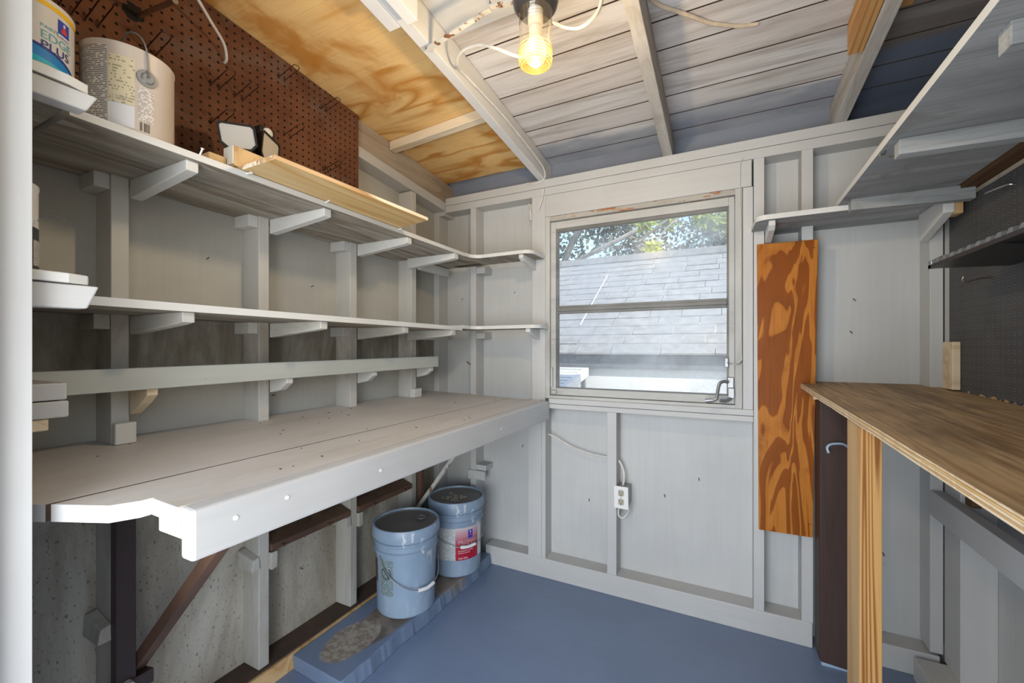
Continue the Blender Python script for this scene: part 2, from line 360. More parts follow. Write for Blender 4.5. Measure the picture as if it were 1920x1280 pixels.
class MB:
    def __init__(self): self.v = []; self.f = []; self.mi = []; self.sm = []; self.uvs = {}
    def add(self, vs, fs, mi=0, smooth=False):
        b = len(self.v); self.v += [Vector(p) for p in vs]
        for k, f in enumerate(fs):
            self.f.append(tuple(b + i for i in f)); self.mi.append(mi[k] if isinstance(mi, (list, tuple)) else mi); self.sm.append(smooth)
        return self
    def hexa(self, p, mi=0):        # p: 4 bottom (ccw from above) + 4 top
        return self.add(p, [(3, 2, 1, 0), (4, 5, 6, 7), (0, 1, 5, 4), (1, 2, 6, 5), (2, 3, 7, 6), (3, 0, 4, 7)], mi)
    def box(self, x0, x1, y0, y1, z0, z1, mi=0):
        return self.hexa([(x0, y0, z0), (x1, y0, z0), (x1, y1, z0), (x0, y1, z0), (x0, y0, z1), (x1, y0, z1), (x1, y1, z1), (x0, y1, z1)], mi)
    def slope(self, x0, x1, y0, y1, zb, zt, mi=0):
        return self.hexa([(x0, y0, rz(y0, zb)), (x1, y0, rz(y0, zb)), (x1, y1, rz(y1, zb)), (x0, y1, rz(y1, zb)),
                          (x0, y0, rz(y0, zt)), (x1, y0, rz(y0, zt)), (x1, y1, rz(y1, zt)), (x0, y1, rz(y1, zt))], mi)
    def prism(self, poly, axis, a, b, mi=(0, 0, 0)):    # poly 2D; axis 'Z': (x,y), 'X': (y,z), 'Y': (x,z); mi = side, low cap, high cap
        n = len(poly)
        def P(p, t): return {'Z': (p[0], p[1], t), 'X': (t, p[0], p[1]), 'Y': (p[0], t, p[1])}[axis]
        vs = [P(p, a) for p in poly] + [P(p, b) for p in poly]
        fs = [tuple(range(n))[::-1], tuple(range(n, 2 * n))] + [(i, (i + 1) % n, n + (i + 1) % n, n + i) for i in range(n)]
        return self.add(vs, fs, [mi[1], mi[2]] + [mi[0]] * n)
    def tube(self, pts, r, n=8, mi=0):
        pts = [Vector(p) for p in pts]; rs = r if isinstance(r, (list, tuple)) else [r] * len(pts)
        up = None; rings = []
        for i, p in enumerate(pts):
            t = (pts[min(i + 1, len(pts) - 1)] - pts[max(i - 1, 0)]).normalized()
            if up is None: up = t.orthogonal().normalized()
            up = (up - t * up.dot(t)).normalized(); w = t.cross(up)
            rings.append([p + (up * math.cos(2 * PI * k / n) + w * math.sin(2 * PI * k / n)) * rs[i] for k in range(n)])
        vs = [q for rg in rings for q in rg]; fs = []
        for i in range(len(pts) - 1):
            for k in range(n): fs.append((i * n + k, i * n + (k + 1) % n, (i + 1) * n + (k + 1) % n, (i + 1) * n + k))
        fs += [tuple(range(n))[::-1], tuple(range((len(pts) - 1) * n, len(pts) * n))]
        return self.add(vs, fs, mi, True)
    def lathe(self, prof, c=(0, 0, 0), n=40, mi=0):
        vs = []; fs = []
        for r, z in prof:
            for k in range(n): vs.append((c[0] + r * math.cos(2 * PI * k / n), c[1] + r * math.sin(2 * PI * k / n), c[2] + z))
        for i in range(len(prof) - 1):
            for k in range(n): fs.append((i * n + k, i * n + (k + 1) % n, (i + 1) * n + (k + 1) % n, (i + 1) * n + k))
        return self.add(vs, fs, mi, True)
    def patch(self, c, R, p0, p1, z0, z1, n=14, top=None, bot=None):      # curved label on a cylinder, with UVs; angles in degrees
        b = len(self.v); vs = []; fs = []; uv = []
        for i in range(n + 1):
            u = i / n; a = math.radians(p0 + (p1 - p0) * u)
            zb = bot(u) if bot else z0; zt = top(u) if top else z1
            for z in (zb, zt):
                r_ = R(z) if callable(R) else R
                vs.append((c[0] + r_ * math.cos(a), c[1] + r_ * math.sin(a), c[2] + z))
        for i in range(n):
            fs.append((2 * i, 2 * i + 2, 2 * i + 3, 2 * i + 1))
            self.uvs[len(self.f) + i] = [(i / n, 0), ((i + 1) / n, 0), ((i + 1) / n, 1), (i / n, 1)]
        return self.add(vs, fs, 0, True)

def wloc(o):
    p = Vector((0, 0, 0))
    while o: p += o.location; o = o.parent
    return p

def obj(name, mb, mat, parent=None, bevel=0.0, label=None, loc=None):
    off = wloc(parent) if parent else Vector((0, 0, 0))
    o_loc = Vector(loc) if loc is not None else None
    me = bpy.data.meshes.new(name)
    sub = off if o_loc is None else o_loc
    me.from_pydata([tuple(v - sub) for v in mb.v], [], mb.f); me.update()
    mats = mat if isinstance(mat, (list, tuple)) else [mat]
    for m in mats: me.materials.append(MT[m] if isinstance(m, str) else m)
    me.polygons.foreach_set('material_index', mb.mi); me.polygons.foreach_set('use_smooth', mb.sm)
    if any(mb.sm): me.set_sharp_from_angle(angle=math.radians(32))
    if mb.uvs:
        ul = me.uv_layers.new(name='UVMap')
        for fi, uv in mb.uvs.items():
            for li, c in zip(me.polygons[fi].loop_indices, uv): ul.data[li].uv = c
    bm = bmesh.new(); bm.from_mesh(me); bmesh.ops.recalc_face_normals(bm, faces=bm.faces) if not mb.uvs else None; bm.to_mesh(me); bm.free()
    o = bpy.data.objects.new(name, me); COL.objects.link(o)
    if parent: o.parent = parent
    if o_loc is not None: o.location = o_loc - off
    if bevel:
        md = o.modifiers.new('bevel', 'BEVEL'); md.width = bevel; md.segments = 2; md.limit_method = 'ANGLE'; md.angle_limit = math.radians(40)
    if label: o['label'] = label
    return o

def tag(o, label, cat, group=None):
    o['label'] = label; o['category'] = cat
    if group: o['group'] = group
    return o
def thing(name, label, cat, loc=(0, 0, 0), group=None):
    o = bpy.data.objects.new(name, None); COL.objects.link(o); o.location = loc; o.empty_display_size = .05
    return tag(o, label, cat, group)
def struct(name, mb, mat, bevel=0):
    o = obj(name, mb, mat, None, bevel); o['kind'] = 'structure'; return o
def box(*a): return MB().box(*a)

def wrap_text(name, txt, size, c, R, phi, z, mat, parent, sx=1.0, align='CENTER'):
    cu = bpy.data.curves.new(name, 'FONT'); cu.body = txt; cu.size = size; cu.align_x = align; cu.resolution_u = 3
    to = bpy.data.objects.new(name + '_tmp', cu); COL.objects.link(to)
    dg = bpy.context.evaluated_depsgraph_get(); dg.update()
    me0 = to.evaluated_get(dg).to_mesh()
    bm = bmesh.new(); bm.from_mesh(me0)
    bmesh.ops.subdivide_edges(bm, edges=[e for e in bm.edges if e.calc_length() > size * .35], cuts=2)
    off = wloc(parent)
    for v in bm.verts:
        a = math.radians(phi) + v.co.x * sx / R
        v.co = Vector((c[0] + R * math.cos(a), c[1] + R * math.sin(a), c[2] + z + v.co.y)) - off
    me = bpy.data.meshes.new(name); bm.to_mesh(me); bm.free()
    to.to_mesh_clear() if hasattr(to, 'to_mesh_clear') else None
    bpy.data.objects.remove(to)
    me.materials.append(MT[mat]); o = bpy.data.objects.new(name, me); COL.objects.link(o); o.parent = parent
    return o

def smooth_path(pts, n=8):
    P = [Vector(p) for p in pts]; out = []
    for i in range(len(P) - 1):
        p0, p1, p2, p3 = P[max(i - 1, 0)], P[i], P[i + 1], P[min(i + 2, len(P) - 1)]
        for k in range(n):
            t = k / n
            out.append(.5 * ((2 * p1) + (p2 - p0) * t + (2 * p0 - 5 * p1 + 4 * p2 - p3) * t * t + (3 * p1 - p0 - 3 * p2 + p3) * t ** 3))
    out.append(P[-1]); return out

# ------------------------------------------------------------------ the shell
XL, XS = -1.55, -1.46         # left sheathing, left stud faces
YB, YS = 2.13, 2.04           # back sheathing, back stud faces
XR, XRS = .80, .71            # right sheathing, right stud faces
YF = .255; YW = .165          # front wall: stud faces, sheathing
struct('floor', box(-1.44, .80, -.1, 2.13, -.08, 0), 'blue_paint')

# left wall
wl = struct('wall_left', MB().box(-1.57, XL, .10, 2.15, .93, 2.30), 'wall_left')
obj('lower_sheathing', box(-1.57, XL, .10, 2.15, -.05, .93), 'wall_low', wl)
for y0, y1 in ((.5215, .56), (.921, .959), (1.327, 1.365), (1.733, 1.771)):
    obj('stud', box(XL, XS, y0, y1, .93, rz(y1, 2.006)), 'stud_left', wl, .0025)
    obj('lower_stud', box(XL, XS, y0, y1, .065, .93), 'stud_low', wl, .0025)
obj('top_plate', MB().slope(XL, XS, .26, 2.037, 2.008, 2.056), 'trimy', wl, .002)
obj('sill_plate', MB().box(XL, -1.447, .26, 2.03, -.02, .064), 'brown_dirt', wl, .003)
obj('sill_edge', MB().box(-1.447, -1.438, .26, 2.03, .0, .06), 'pine_y', wl)
obj('stud', box(XL, XS, .26, .285, .93, 2.13), 'stud_left', wl)
def deb(mb, x0, x1, y0, y1, z, n, s):
    for _ in range(n):
        x = random.uniform(x0, x1); y = random.uniform(y0, y1); a = random.uniform(0, PI); l = random.uniform(.3, 1) * s; w = l * random.uniform(.12, .4)
        dx, dy = math.cos(a), math.sin(a); zz = z + random.uniform(0, .004)
        mb.add([(x - dx * l - dy * w, y - dy * l + dx * w, zz), (x - dx * l + dy * w, y - dy * l - dx * w, zz), (x + dx * l + dy * w, y + dy * l - dx * w, zz + .002), (x + dx * l - dy * w, y + dy * l + dx * w, zz + .003)], [(0, 1, 2, 3)])
    return mb
for y0, y1 in ((.962, 1.324), (1.368, 1.730)):
    b = obj('blocking', MB().hexa([(XL, y0, .478), (-1.452, y0, .468), (-1.452, y1, .468), (XL, y1, .478), (XL, y0, .522), (-1.452, y0, .492), (-1.452, y1, .492), (XL, y1, .522)]), 'rust', wl, .003)
    dbs = obj('debris', deb(MB(), -1.54, -1.465, y0 + .02, y1 - .02, .514, 60, .012), 'brown_dirt', b); dbs['kind'] = 'stuff'
for y0, y1, ys in ((.5215, .56, -1), (.921, .959, -1), (.921, .959, 1), (1.327, 1.365, 1), (1.327, 1.365, -1)):
    if ys < 0: obj('blocking_stub', MB().hexa([(-1.54, y0 - .03, .425), (-1.452, y0 - .03, .425), (-1.452, y0, .425), (-1.54, y0, .425), (-1.54, y0 - .026, .48), (-1.456, y0 - .022, .462), (-1.456, y0, .466), (-1.54, y0, .484)]), 'stud_low', wl, .002)
    else: obj('blocking_stub', MB().hexa([(-1.49, y1, .405), (-1.445, y1, .405), (-1.445, y1 + .022, .408), (-1.49, y1 + .022, .408), (-1.49, y1, .462), (-1.447, y1, .466), (-1.447, y1 + .024, .466), (-1.49, y1 + .022, .462)]), 'stud_low', wl, .002)
for y in (1.0, 1.2, 1.45, 1.66):
    obj('nail_stub', MB().tube([(-1.462, y, .475), (-1.438, y + .004, .478)], .005, 6), 'rust', wl)

# back wall with the window hole
wb = struct('wall_back', MB().box(-1.57, -.83, YB, YB + .02, 0, 2.12).box(.075, .82, YB, YB + .02, 0, 2.12).box(-.83, .075, YB, YB + .02, 0, .92).box(-.83, .075, YB, YB + .02, 1.90, 2.12), 'wall_back')
obj('frieze_board', box(-1.57, .41, YB, YB + .02, 2.12, 2.20), 'frieze', wb)
obj('frieze_board', box(.41, .82, YB, YB + .02, 2.12, 2.20), 'frieze_shaded', wb)
for x0, x1, z0, z1, m in ((-1.549, -1.511, .10, 2.0, 'stud'), (-1.29, -1.254, .10, 2.0, 'stud'), (-.905, -.83, .93, 2.0, 'stud'), (-.928, -.851, .10, .93, 'stud'),
                       (-.505, -.459, .10, .889, 'stud'), (.117, .156, .10, 2.0, 'stud'), (.285, .324, .10, 2.0, 'stud'), (.672, .708, .10, 2.0, 'stud')):
    obj('stud', box(x0, x1, YS, YB, z0, z1), m, wb, .002)
obj('lower_trimmer', box(-.851, -.83, YS + .004, YB, .10, .93), 'stud', wb, .001)
obj('bottom_plate', box(-1.19, .322, YS, YB, 0, .10), 'trim', wb, .003)
obj('bottom_plate', box(.40, .70, YS, YB, 0, .09), 'trim', wb, .003)
obj('top_plate', box(-1.465, .79, YS, YB, 2.0, 2.040), 'trim', wb, .002)
obj('top_plate', box(-1.465, .79, YS, YB, 2.042, 2.084), 'trim', wb, .002)
obj('plate_end', box(-1.549, -1.467, YS - .001, YB, 1.985, 2.02), 'trim', wb, .002)
obj('window_header', box(-.829, .110, YS - .002, YB - .002, 1.886, 1.998), 'trim', wb, .002)
obj('window_casing', box(.077, .115, YS - .002, YB - .002, .941, 1.884), 'stud', wb, .002)
obj('window_stool', box(-.808, .116, YS - .006, YB, .915, .941), 'trim', wb, .002)
obj('window_apron', box(-.808, .116, YS - .002, YB, .889, .913), 'trim', wb, .002)
for x0, x1, z0, z1 in ((-1.254, -1.198, 1.625, 1.66), (-1.254, -1.20, 1.255, 1.288), (-1.254, -1.19, .51, .54)):
    obj('cleat', box(x0, x1, 2.045, 2.13, z0, z1), 'stud', wb, .002)
obj('cleat_face', box(-1.30, -1.19, 2.028, 2.045, .46, .51), 'stud', wb, .002)

# window
w1 = bpy.data.objects.new('window_1', None); COL.objects.link(w1); w1.location = (-.38, YS, .94); w1['kind'] = 'structure'
obj('jamb', MB().box(-.830, -.806, YS + .004, YB + .02, .941, 1.886), 'peel_z', w1, .001)
obj('jamb', MB().box(.048, .075, YS + .004, YB + .02, .941, 1.886), 'peel_z', w1, .001)
obj('head_jamb', MB().box(-.806, .048, YS + .004, YB + .02, 1.862, 1.886), 'peel_rust', w1, .001)
obj('outer_sill', MB().box(-.806, .048, YS + .004, YB + .06, .941, .956), 'peel', w1, .001)
sash = obj('sash', MB().box(-.806, -.778, YS + .02, YS + .05, .958, 1.860).box(.024, .046, YS + .02, YS + .05, .958, 1.860)
           .box(-.778, .024, YS + .02, YS + .05, .958, .994).box(-.778, .024, YS + .02, YS + .05, 1.822, 1.860), 'peel', w1, .002)
obj('glazing_frame', MB().box(-.778, -.766, YS + .026, YS + .046, .994, 1.822).box(.016, .024, YS + .026, YS + .046, .994, 1.822)
    .box(-.766, .016, YS + .026, YS + .046, 1.806, 1.822).box(-.766, .016, YS + .026, YS + .046, .994, .999), 'alu', w1, .001)
obj('middle_rail', MB().box(-.766, .016, YS + .012, YS + .05, 1.392, 1.408).box(-.766, .016, YS + .018, YS + .05, 1.380, 1.392).box(-.766, .016, YS + .018, YS + .05, 1.408, 1.420), 'alu', w1, .001)
obj('pane', box(-.766, .016, YS + .034, YS + .037, 1.418, 1.808), 'glass', w1)
obj('pane', box(-.766, .016, YS + .034, YS + .037, .997, 1.382), 'glass', w1)
op = obj('crank_operator', MB().box(.018, .044, YS + .006, YS + .020, 1.00, 1.075).box(.020, .046, YS - .010, YS + .02, .985, 1.03), 'grey_metal', w1, .003)
obj('crank_handle', MB().tube(smooth_path([(.020, YS - .006, 1.055), (.004, YS - .022, 1.058), (-.012, YS - .036, 1.048), (-.020, YS - .045, 1.010), (-.024, YS - .05, .985), (-.045, YS - .052, .976)]), .007, 8)
    .tube([(-.036, YS - .052, .979), (-.066, YS - .052, .975)], [.008, .010], 10), 'grey_metal', op)
obj('crank_linkage', MB().tube([(.03, YS - .006, .985), (.012, YS - .02, .974), (-.01, YS - .03, .976)], .008, 8), 'grey_metal', op)
obj('latch_plate', MB().box(.008, .022, YS + .004, YS + .018, 1.118, 1.158), 'grey_metal', w1, .002)
obj('latch_wire', MB().tube(smooth_path([(.016, YS + .002, 1.138), (.045, YS - .006, 1.132), (.066, YS - .006, 1.135), (.073, YS - .004, 1.148)]), .0018, 6), 'steel', w1)
obj('stay_bracket', MB().box(-.804, -.792, YS + .008, YS + .020, 1.00, 1.10).box(-.800, -.77, YS + .006, YS + .02, .965, .982), 'peel_z', w1, .002)
obj('sash_wire', MB().tube(smooth_path([(.078, YS - .006, 2.01), (.066, YS - .008, 1.96), (.069, YS - .006, 1.7), (.070, YS - .006, 1.3), (.073, YS - .004, 1.148)]), .0015, 6), 'cable', w1)

# right wall
wr = struct('wall_right', MB().box(XR, XR + .02, .1, 2.15, 0, 2.30), 'wall_back')
for y0, y1 in ((1.925, 2.038), (1.50, 1.54), (1.1, 1.14), (.7, .74)):
    obj('stud', box(XRS, XR, y0, y1, .08, rz(y1, 2.01)), 'stud', wr, .002)
obj('bottom_plate', box(XRS - .09, XR, .3, 2.02, 0, .08), 'trimy', wr, .003)
obj('top_plate', MB().slope(XRS, XR, .26, 2.035, 2.008, 2.056), 'trimy', wr, .002)
obj('brace_ledger', MB().hexa([(.672, .5, .585), (XRS, .5, .585), (XRS, 2.045, .598), (.672, 2.045, .598), (.672, .5, .675), (XRS, .5, .675), (XRS, 2.045, .688), (.672, 2.045, .688)]), 'trimy', wr, .002)
obj('brown_stub', box(.712, .735, 1.86, 1.90, .69, 1.03), 'dark_board', wr)
# front wall: left return, right return, header
wf = struct('wall_front', MB().box(-1.57, -1.0, .12, YW, 0, 2.32).box(.16, .82, .12, YF, 0, 2.32).box(-1.0, .16, .12, YF, 2.08, 2.36), 'stud')
obj('stud', box(-1.04, -1.0, YW, YF, 0, 2.1), 'stud', wf, .002)
obj('door_jamb', box(-1.006, -.994, .10, YF + .003, 0, 2.08), 'stud', wf, .001)
obj('jamb_shade_strip', box(-.994, -.966, .12, .208, 0, 2.08), 'stud', wf, .001)  # unseen strip added to keep door daylight off the jamb face

# ceiling
ceil = MB()
y = -.2
edges = [.01 + .1275 * k for k in range(-2, 19)]
for a, b in zip(edges[:-1], edges[1:]):
    if a > 2.42: break
    ceil.slope(-1.58, .83, a + .0030, b - .0030, 2.197, 2.219, [0, 0, 1, 0, 1, 0])
ce = struct('ceiling', ceil, ['ceiling', 'brown_dirt'])
obj('roof_sheet', MB().slope(-1.7, .95, -.9, 2.30, 2.221, 2.24), 'brown_dirt', ce)  # front overhang, out of view, lengthened to keep sun out of the doorway
obj('rafter', MB().slope(-.869, -.830, .10, 2.13, 2.084, 2.195), 'rafter_w', ce, .002)
obj('rafter', MB().slope(-.246, -.205, .10, 2.13, 2.084, 2.195), 'rafter_g', ce, .002)
obj('rafter', MB().slope(.392, .432, .10, 2.13, 2.084, 2.195), 'rafter_g', ce, .002)
obj('sister_rafter', MB().slope(.352, .390, .10, 1.66, 2.092, 2.194), 'fir_y', ce, .002)
obj('rafter', MB().slope(XL, -1.472, .26, 2.13, 2.060, 2.183), 'rafter_brown', ce, .002)
obj('rafter', MB().slope(.72, .79, .26, 2.13, 2.060, 2.195), 'rafter_g', ce, .002)
obj('plywood_patch', MB().slope(-1.545, -.871, .14, 2.066, 2.184, 2.196), 'ply_ceiling', ce)
obj('white_patch', MB().slope(-.828, -.25, .14, 1.185, 2.186, 2.196), 'trim', ce)
obj('wood_strip', MB().slope(-.915, -.871, .20, .985, 2.085, 2.183), 'rafter_w', ce, .002)
obj('wood_strip', MB().slope(-.828, -.79, .20, .965, 2.06, 2.17), 'rafter_w', ce, .002)
obj('nailing_block', MB().hexa([(-1.468, 1.578, rz(1.6, 2.142)), (-.872, 1.535, rz(1.55, 2.142)), (-.872, 1.570, rz(1.6, 2.142)), (-1.468, 1.622, rz(1.6, 2.142)),
                               (-1.468, 1.578, rz(1.6, 2.184)), (-.872, 1.535, rz(1.55, 2.184)), (-.872, 1.570, rz(1.6, 2.184)), (-1.468, 1.622, rz(1.6, 2.184))]), 'pine', ce, .003)
obj('scrap_block', MB().slope(.445, .50, 1.56, 1.635, 2.180, 2.195), 'fir_y', ce, .002)

# nails left in the walls
def nail(p, d, l, parent, r=.0017):
    p = Vector(p); d = Vector(d).normalized()
    obj('nail', MB().tube([p, p + d * l], r, 5), 'nail', parent)
for p in ((-1.549, .80, 1.50), (-1.549, 1.20, 1.46), (-1.549, 1.03, 1.02), (-1.549, .78, .62), (-1.549, .70, .70), (-1.549, 1.15, .30), (-1.549, 1.58, .62)):
    nail(p, (1, -.2, .1), .022, wl)
for p in ((-1.40, YB, 1.50), (-1.05, YB, 1.52), (-.93, YB, 1.80), (-.62, YB, .42), (-.25, YB, .50), (-.1, YB, .60), (.47, YB, 1.40), (.46, YB, 1.27), (.52, YB, .62), (.56, YB, .40), (-1.0, YB, .66)):
    nail(p, (.2, -1, -.5), .020, wb)
nail((-1.285, 2.06, 1.095), (-.35, -.6, .5), .05, wb, .003)

# ------------------------------------------------------------------ left: shelves
LST = ((.5215, .56), (.921, .959), (1.327, 1.365), (1.733, 1.771))
def notched(xf, y0, y1, yr):
    poly = [(xf, y0), (xf, y1)]
    poly.append((-1.546, y1)); 
    for a, b in reversed(LST):
        if b < y1: poly += [(-1.546, b + .002), (XS + .002, b + .002), (XS + .002, a - .002), (-1.546, a - .002)]
    poly.append((-1.546, y0)); return poly
def bracket_prof(xf, zt, h, tip):       # in XZ
    return [(XS, zt), (xf, zt), (xf, zt - tip), (xf - .03, zt - tip - .004), (XS, zt - h)]
def wall_shelf(label, xf, zt, th, dirty, mats, lowmat, y0):
    t = thing('wall_shelf', label, 'shelf', (-1.36, 1.1, zt))
    obj('shelf_board', MB().prism(notched(xf, y0, 1.79, 0), 'Z', zt - th, zt, (0, 1, 2)), mats, t)
    for i, (a, b) in enumerate(LST):
        ya, yb = (b + .001, b + .029) if i < 3 else (a - .034, a - .001)
        obj('bracket', MB().prism(bracket_prof(xf - .012 + (.0, 0, .002, .01)[i], zt - th, .052, .026), 'Y', ya, yb), lowmat, t, .0025)
        if i < 3: obj('cleat', box(-1.546, XS - .002, a - .034, a - .001, zt - th - .040, zt - th), lowmat, t, .002)
    obj('cleat', box(XS + .001, -1.43, 1.775, 2.026, zt - th - .045, zt - th - .001), lowmat, t, .002)
    return t
s_up = wall_shelf('long upper wooden shelf with bare grey underside, carrying the beige paint can', -1.163, 1.682, .017, True, ['shelf', 'under', 'shelf'], 'shelf', .352)
s_mid = wall_shelf('long middle wooden shelf with white edge on the left wall, above the narrow ledge', -1.18, 1.310, .019, True, ['shelf', 'under', 'shelf'], 'shelf_low', .352)
for y_, dx, dz in ((.585, .004, .016), (.70, .014, -.002), (.955, .012, .003), (1.30, .012, -.002)):
    obj('nail', MB().tube([(-1.166, y_, 1.678), (-1.161 + dx, y_ + .003, 1.680 + dz)], .0022, 6).tube([(-1.161 + dx, y_ + .003, 1.680 + dz), (-1.1605 + dx * 1.08, y_ + .003, 1.6808 + dz * 1.08)], .004, 8), 'white_pl', s_up)
def arc(cx, cy, r, a0, a1, n=8): return [(cx + r * math.cos(math.radians(a0 + (a1 - a0) * i / n)), cy + r * math.sin(math.radians(a0 + (a1 - a0) * i / n))) for i in range(n + 1)]
def corner_shelf(label, xf, zt, th, xe, yf, bx):
    t = thing('corner_shelf', label, 'shelf', (-1.1, 1.95, zt))
    r = .055
    poly = [(xf, 1.792)] + arc(xf + r, yf - r + .0, r, 180, 90)[1:] + arc(xe - .05, yf + .05, .05, -90, 0) + [(xe, YS - .003)]
    poly += [(-1.252, YS - .003), (-1.252, 2.127), (-1.252, YS - .003)][:1] + [(-1.292, YS - .003), (-1.507, YS - .003), (-1.546, YS - .003), (-1.546, 1.792)]
    obj('shelf_board', MB().prism(poly, 'Z', zt - th, zt, (0, 1, 2)), ['shelf', 'under', 'shelf'], t)
    prof = [(YS - .001, zt - th), (yf + .01, zt - th), (yf + .008, zt - th - .018), (yf + .03, zt - th - .03), (YS - .001, zt - th - .055)]
    obj('bracket', MB().prism(prof, 'X', bx, bx + .024), 'shelf', t, .002)
    return t
cs1 = corner_shelf('upper curved corner shelf on the back wall left of the window', -1.163, 1.684, .017, -.832, 1.868, -.905)
cs2 = corner_shelf('lower corner shelf on the back wall left of the window, level with middle shelf', -1.18, 1.318, .017, -.812, 1.905, -.884)
obj('broken_veneer', box(-1.36, -1.20, 1.98, 2.034, 1.6655, 1.6668), 'rust', cs1)

# narrow ledge with lip
t = thing('narrow_shelf', 'narrow pale green-grey ledge running along the left wall above the workbench', 'shelf', (-1.40, 1.1, 1.10))
obj('front_lip', MB().hexa([(-1.372, .30, 1.090), (-1.352, .30, 1.090), (-1.352, 1.822, 1.103), (-1.372, 1.822, 1.103), (-1.372, .30, 1.148), (-1.352, .30, 1.148), (-1.352, 1.822, 1.159), (-1.372, 1.822, 1.159)]), 'rail', t, .002)
obj('ledge_board', MB().box(XS + .002, -1.373, .30, 1.815, 1.108, 1.122), 'rail', t)
for i, (a, b) in enumerate(LST):
    obj('bracket', MB().prism([(XS + .001, 1.095 + i * .003), (-1.365, 1.092 + i * .003), (-1.365, 1.075 + i * .003), (-1.40, 1.05 + i * .003), (XS + .001, 1.018 + i * .003 + (.02 if i else 0))], 'Y', b + .001, b + .026), 'pine' if i == 0 else 'shelf', t, .002)

# front wall corner shelves (left of the door)
def front_shelf(label, zt, x0, x1, yf, bx0, bx1, hb):
    t = thing('door_side_shelf', label, 'shelf', (-1.2, .3, zt))
    obj('shelf_board', MB().prism([(x0, YW + .002), (-1.042, YW + .002), (-1.042, YF + .002), (x1, YF + .002), (x1, yf - .03), (x1 - .012, yf), (x0, yf)], 'Z', zt - .018, zt, (0, 1, 2)), ['shelf', 'under', 'shelf'], t, .003)
    obj('bracket', MB().prism([(YW + .002, zt - .019), (yf + .012, zt - .019), (yf - .004, zt - .019 - hb * .9), (YW + .002, zt - .019 - hb)], 'X', bx0, bx1), 'apron', t, .003)
    return t
front_shelf('upper white shelf beside the door jamb, under the blue and white paint can', 1.690, -1.546, -1.045, .345, -1.085, -1.05, .036)
front_shelf('middle white shelf beside the door jamb, under the half-hidden white can', 1.332, -1.546, -1.02, .338, -1.06, -1.025, .046)
t = thing('door_side_shelf', 'lowest chunky white shelf end beside the door jamb, over bare wood block', 'shelf', (-1.3, .3, 1.07))
obj('shelf_board', box(-1.345, -1.15, YW + .002, .345, 1.100, 1.133), 'apron', t, .003)
obj('shelf_board', box(-1.345, -1.148, YW + .002, .347, 1.066, 1.098), 'apron', t, .003)
obj('support_block', box(-1.345, -1.152, YW + .002, .320, 1.043, 1.065), 'pine', t, .002)

# ------------------------------------------------------------------ workbench
def zb(x): return .925 + (-.80 - x) * .028
t = thing('workbench', 'long white painted workbench with thick front apron along the left wall', 'workbench', (-1.15, 1.2, 0))
def plank(poly, th=.030, mat='bench', name='plank'):
    mb = MB(); n = len(poly)
    vs = [(x, y, zb(x) - th) for x, y in poly] + [(x, y, zb(x)) for x, y in poly]
    fs = [tuple(range(n))[::-1], tuple(range(n, 2 * n))] + [(i, (i + 1) % n, n + (i + 1) % n, n + i) for i in range(n)]
    mb.add(vs, fs, [0, 0] + [1 if i in END else 2 if i in DARK else 0 for i in range(n)])
    return obj(name, mb, [mat, 'apron', 'brown_dirt'], t)
DARK = (2,); END = (0, 1)
p1 = [(-1.546, .262), (-1.075, .266), (-1.040, .285), (-1.028, 2.035), (-1.546, 2.035)]
for a, b in reversed(LST): p1 += [(-1.546, b + .002), (XS + .002, b + .002), (XS + .002, a - .002), (-1.546, a - .002)]
plank(p1)
DARK = (); END = (0, 1)
plank([(-1.034, .290), (-.945, .335), (-.927, .372), (-.930, 2.035), (-1.0262, 2.035)])
END = (0,)
plank([(-.925, .388), (-.8404, .388), (-.8404, 2.035), (-.928, 2.035)])
obj('apron', MB().hexa([(-.840, .392, .836), (-.802, .392, .836), (-.802, 2.034, .831), (-.840, 2.034, .831), (-.840, .392, .9255), (-.802, .392, .9245), (-.802, 2.034, .926), (-.840, 2.034, .927)]), 'apron', t, .006)
obj('under_batten', box(-.923, -.842, .396, 1.9, .866, .894), 'apron', t, .003)
obj('under_rail', box(-.96, -.925, .42, 1.9, .872, .896), 'ink_red', t)
for x, y in ((.463, .888), (.565, .893), (.83, .88), (1.5, .875)):
    obj('screw', MB().tube([(-.803, x, y), (-.8008, x, y)], .0045, 10), 'white_pl', t)
def angle_iron(name, p0, p1, w, th, up, mat, parent):       # L profile from p0 to p1
    p0, p1 = Vector(p0), Vector(p1); d = (p1 - p0).normalized(); a = Vector(up); a = (a - d * a.dot(d)).normalized(); b = d.cross(a)
    mb = MB(); prof = [(0, 0), (w, 0), (w, th), (th, th), (th, w), (0, w)]
    vs = [p + a * u + b * v for p in (p0, p1) for u, v in prof]; n = 6
    mb.add(vs, [tuple(range(n))[::-1], tuple(range(n, 2 * n))] + [(i, (i + 1) % n, n + (i + 1) % n, n + i) for i in range(n)])
    return obj(name, mb, mat, parent)
angle_iron('upright', (-1.457, .520, .28), (-1.457, .520, .905), .034, .004, (1, 0, 0), 'rust_dark', t)
obj('upright_web', box(-1.456, -1.425, .519, .562, .28, .905), 'rust_dark', t, .002)
br = angle_iron('brace', (-1.46, .565, .30), (-.90, .585, .905), .030, .004, (0, 1, 0), 'rust', t)
obj('brace_foot', MB().hexa([(-1.47, .50, .27), (-1.42, .50, .27), (-1.42, .60, .27), (-1.47, .60, .27), (-1.47, .50, .30), (-1.42, .50, .31), (-1.42, .60, .31), (-1.47, .60, .30)]), 'rust_dark', t, .003)
obj('bolt', MB().tube([(-1.445, .545, .30), (-1.405, .540, .30)], .013, 10), 'rust_pale', t)
obj('upright', box(-1.458, -1.430, 1.775, 1.800, .28, .905), 'rust', t, .002)
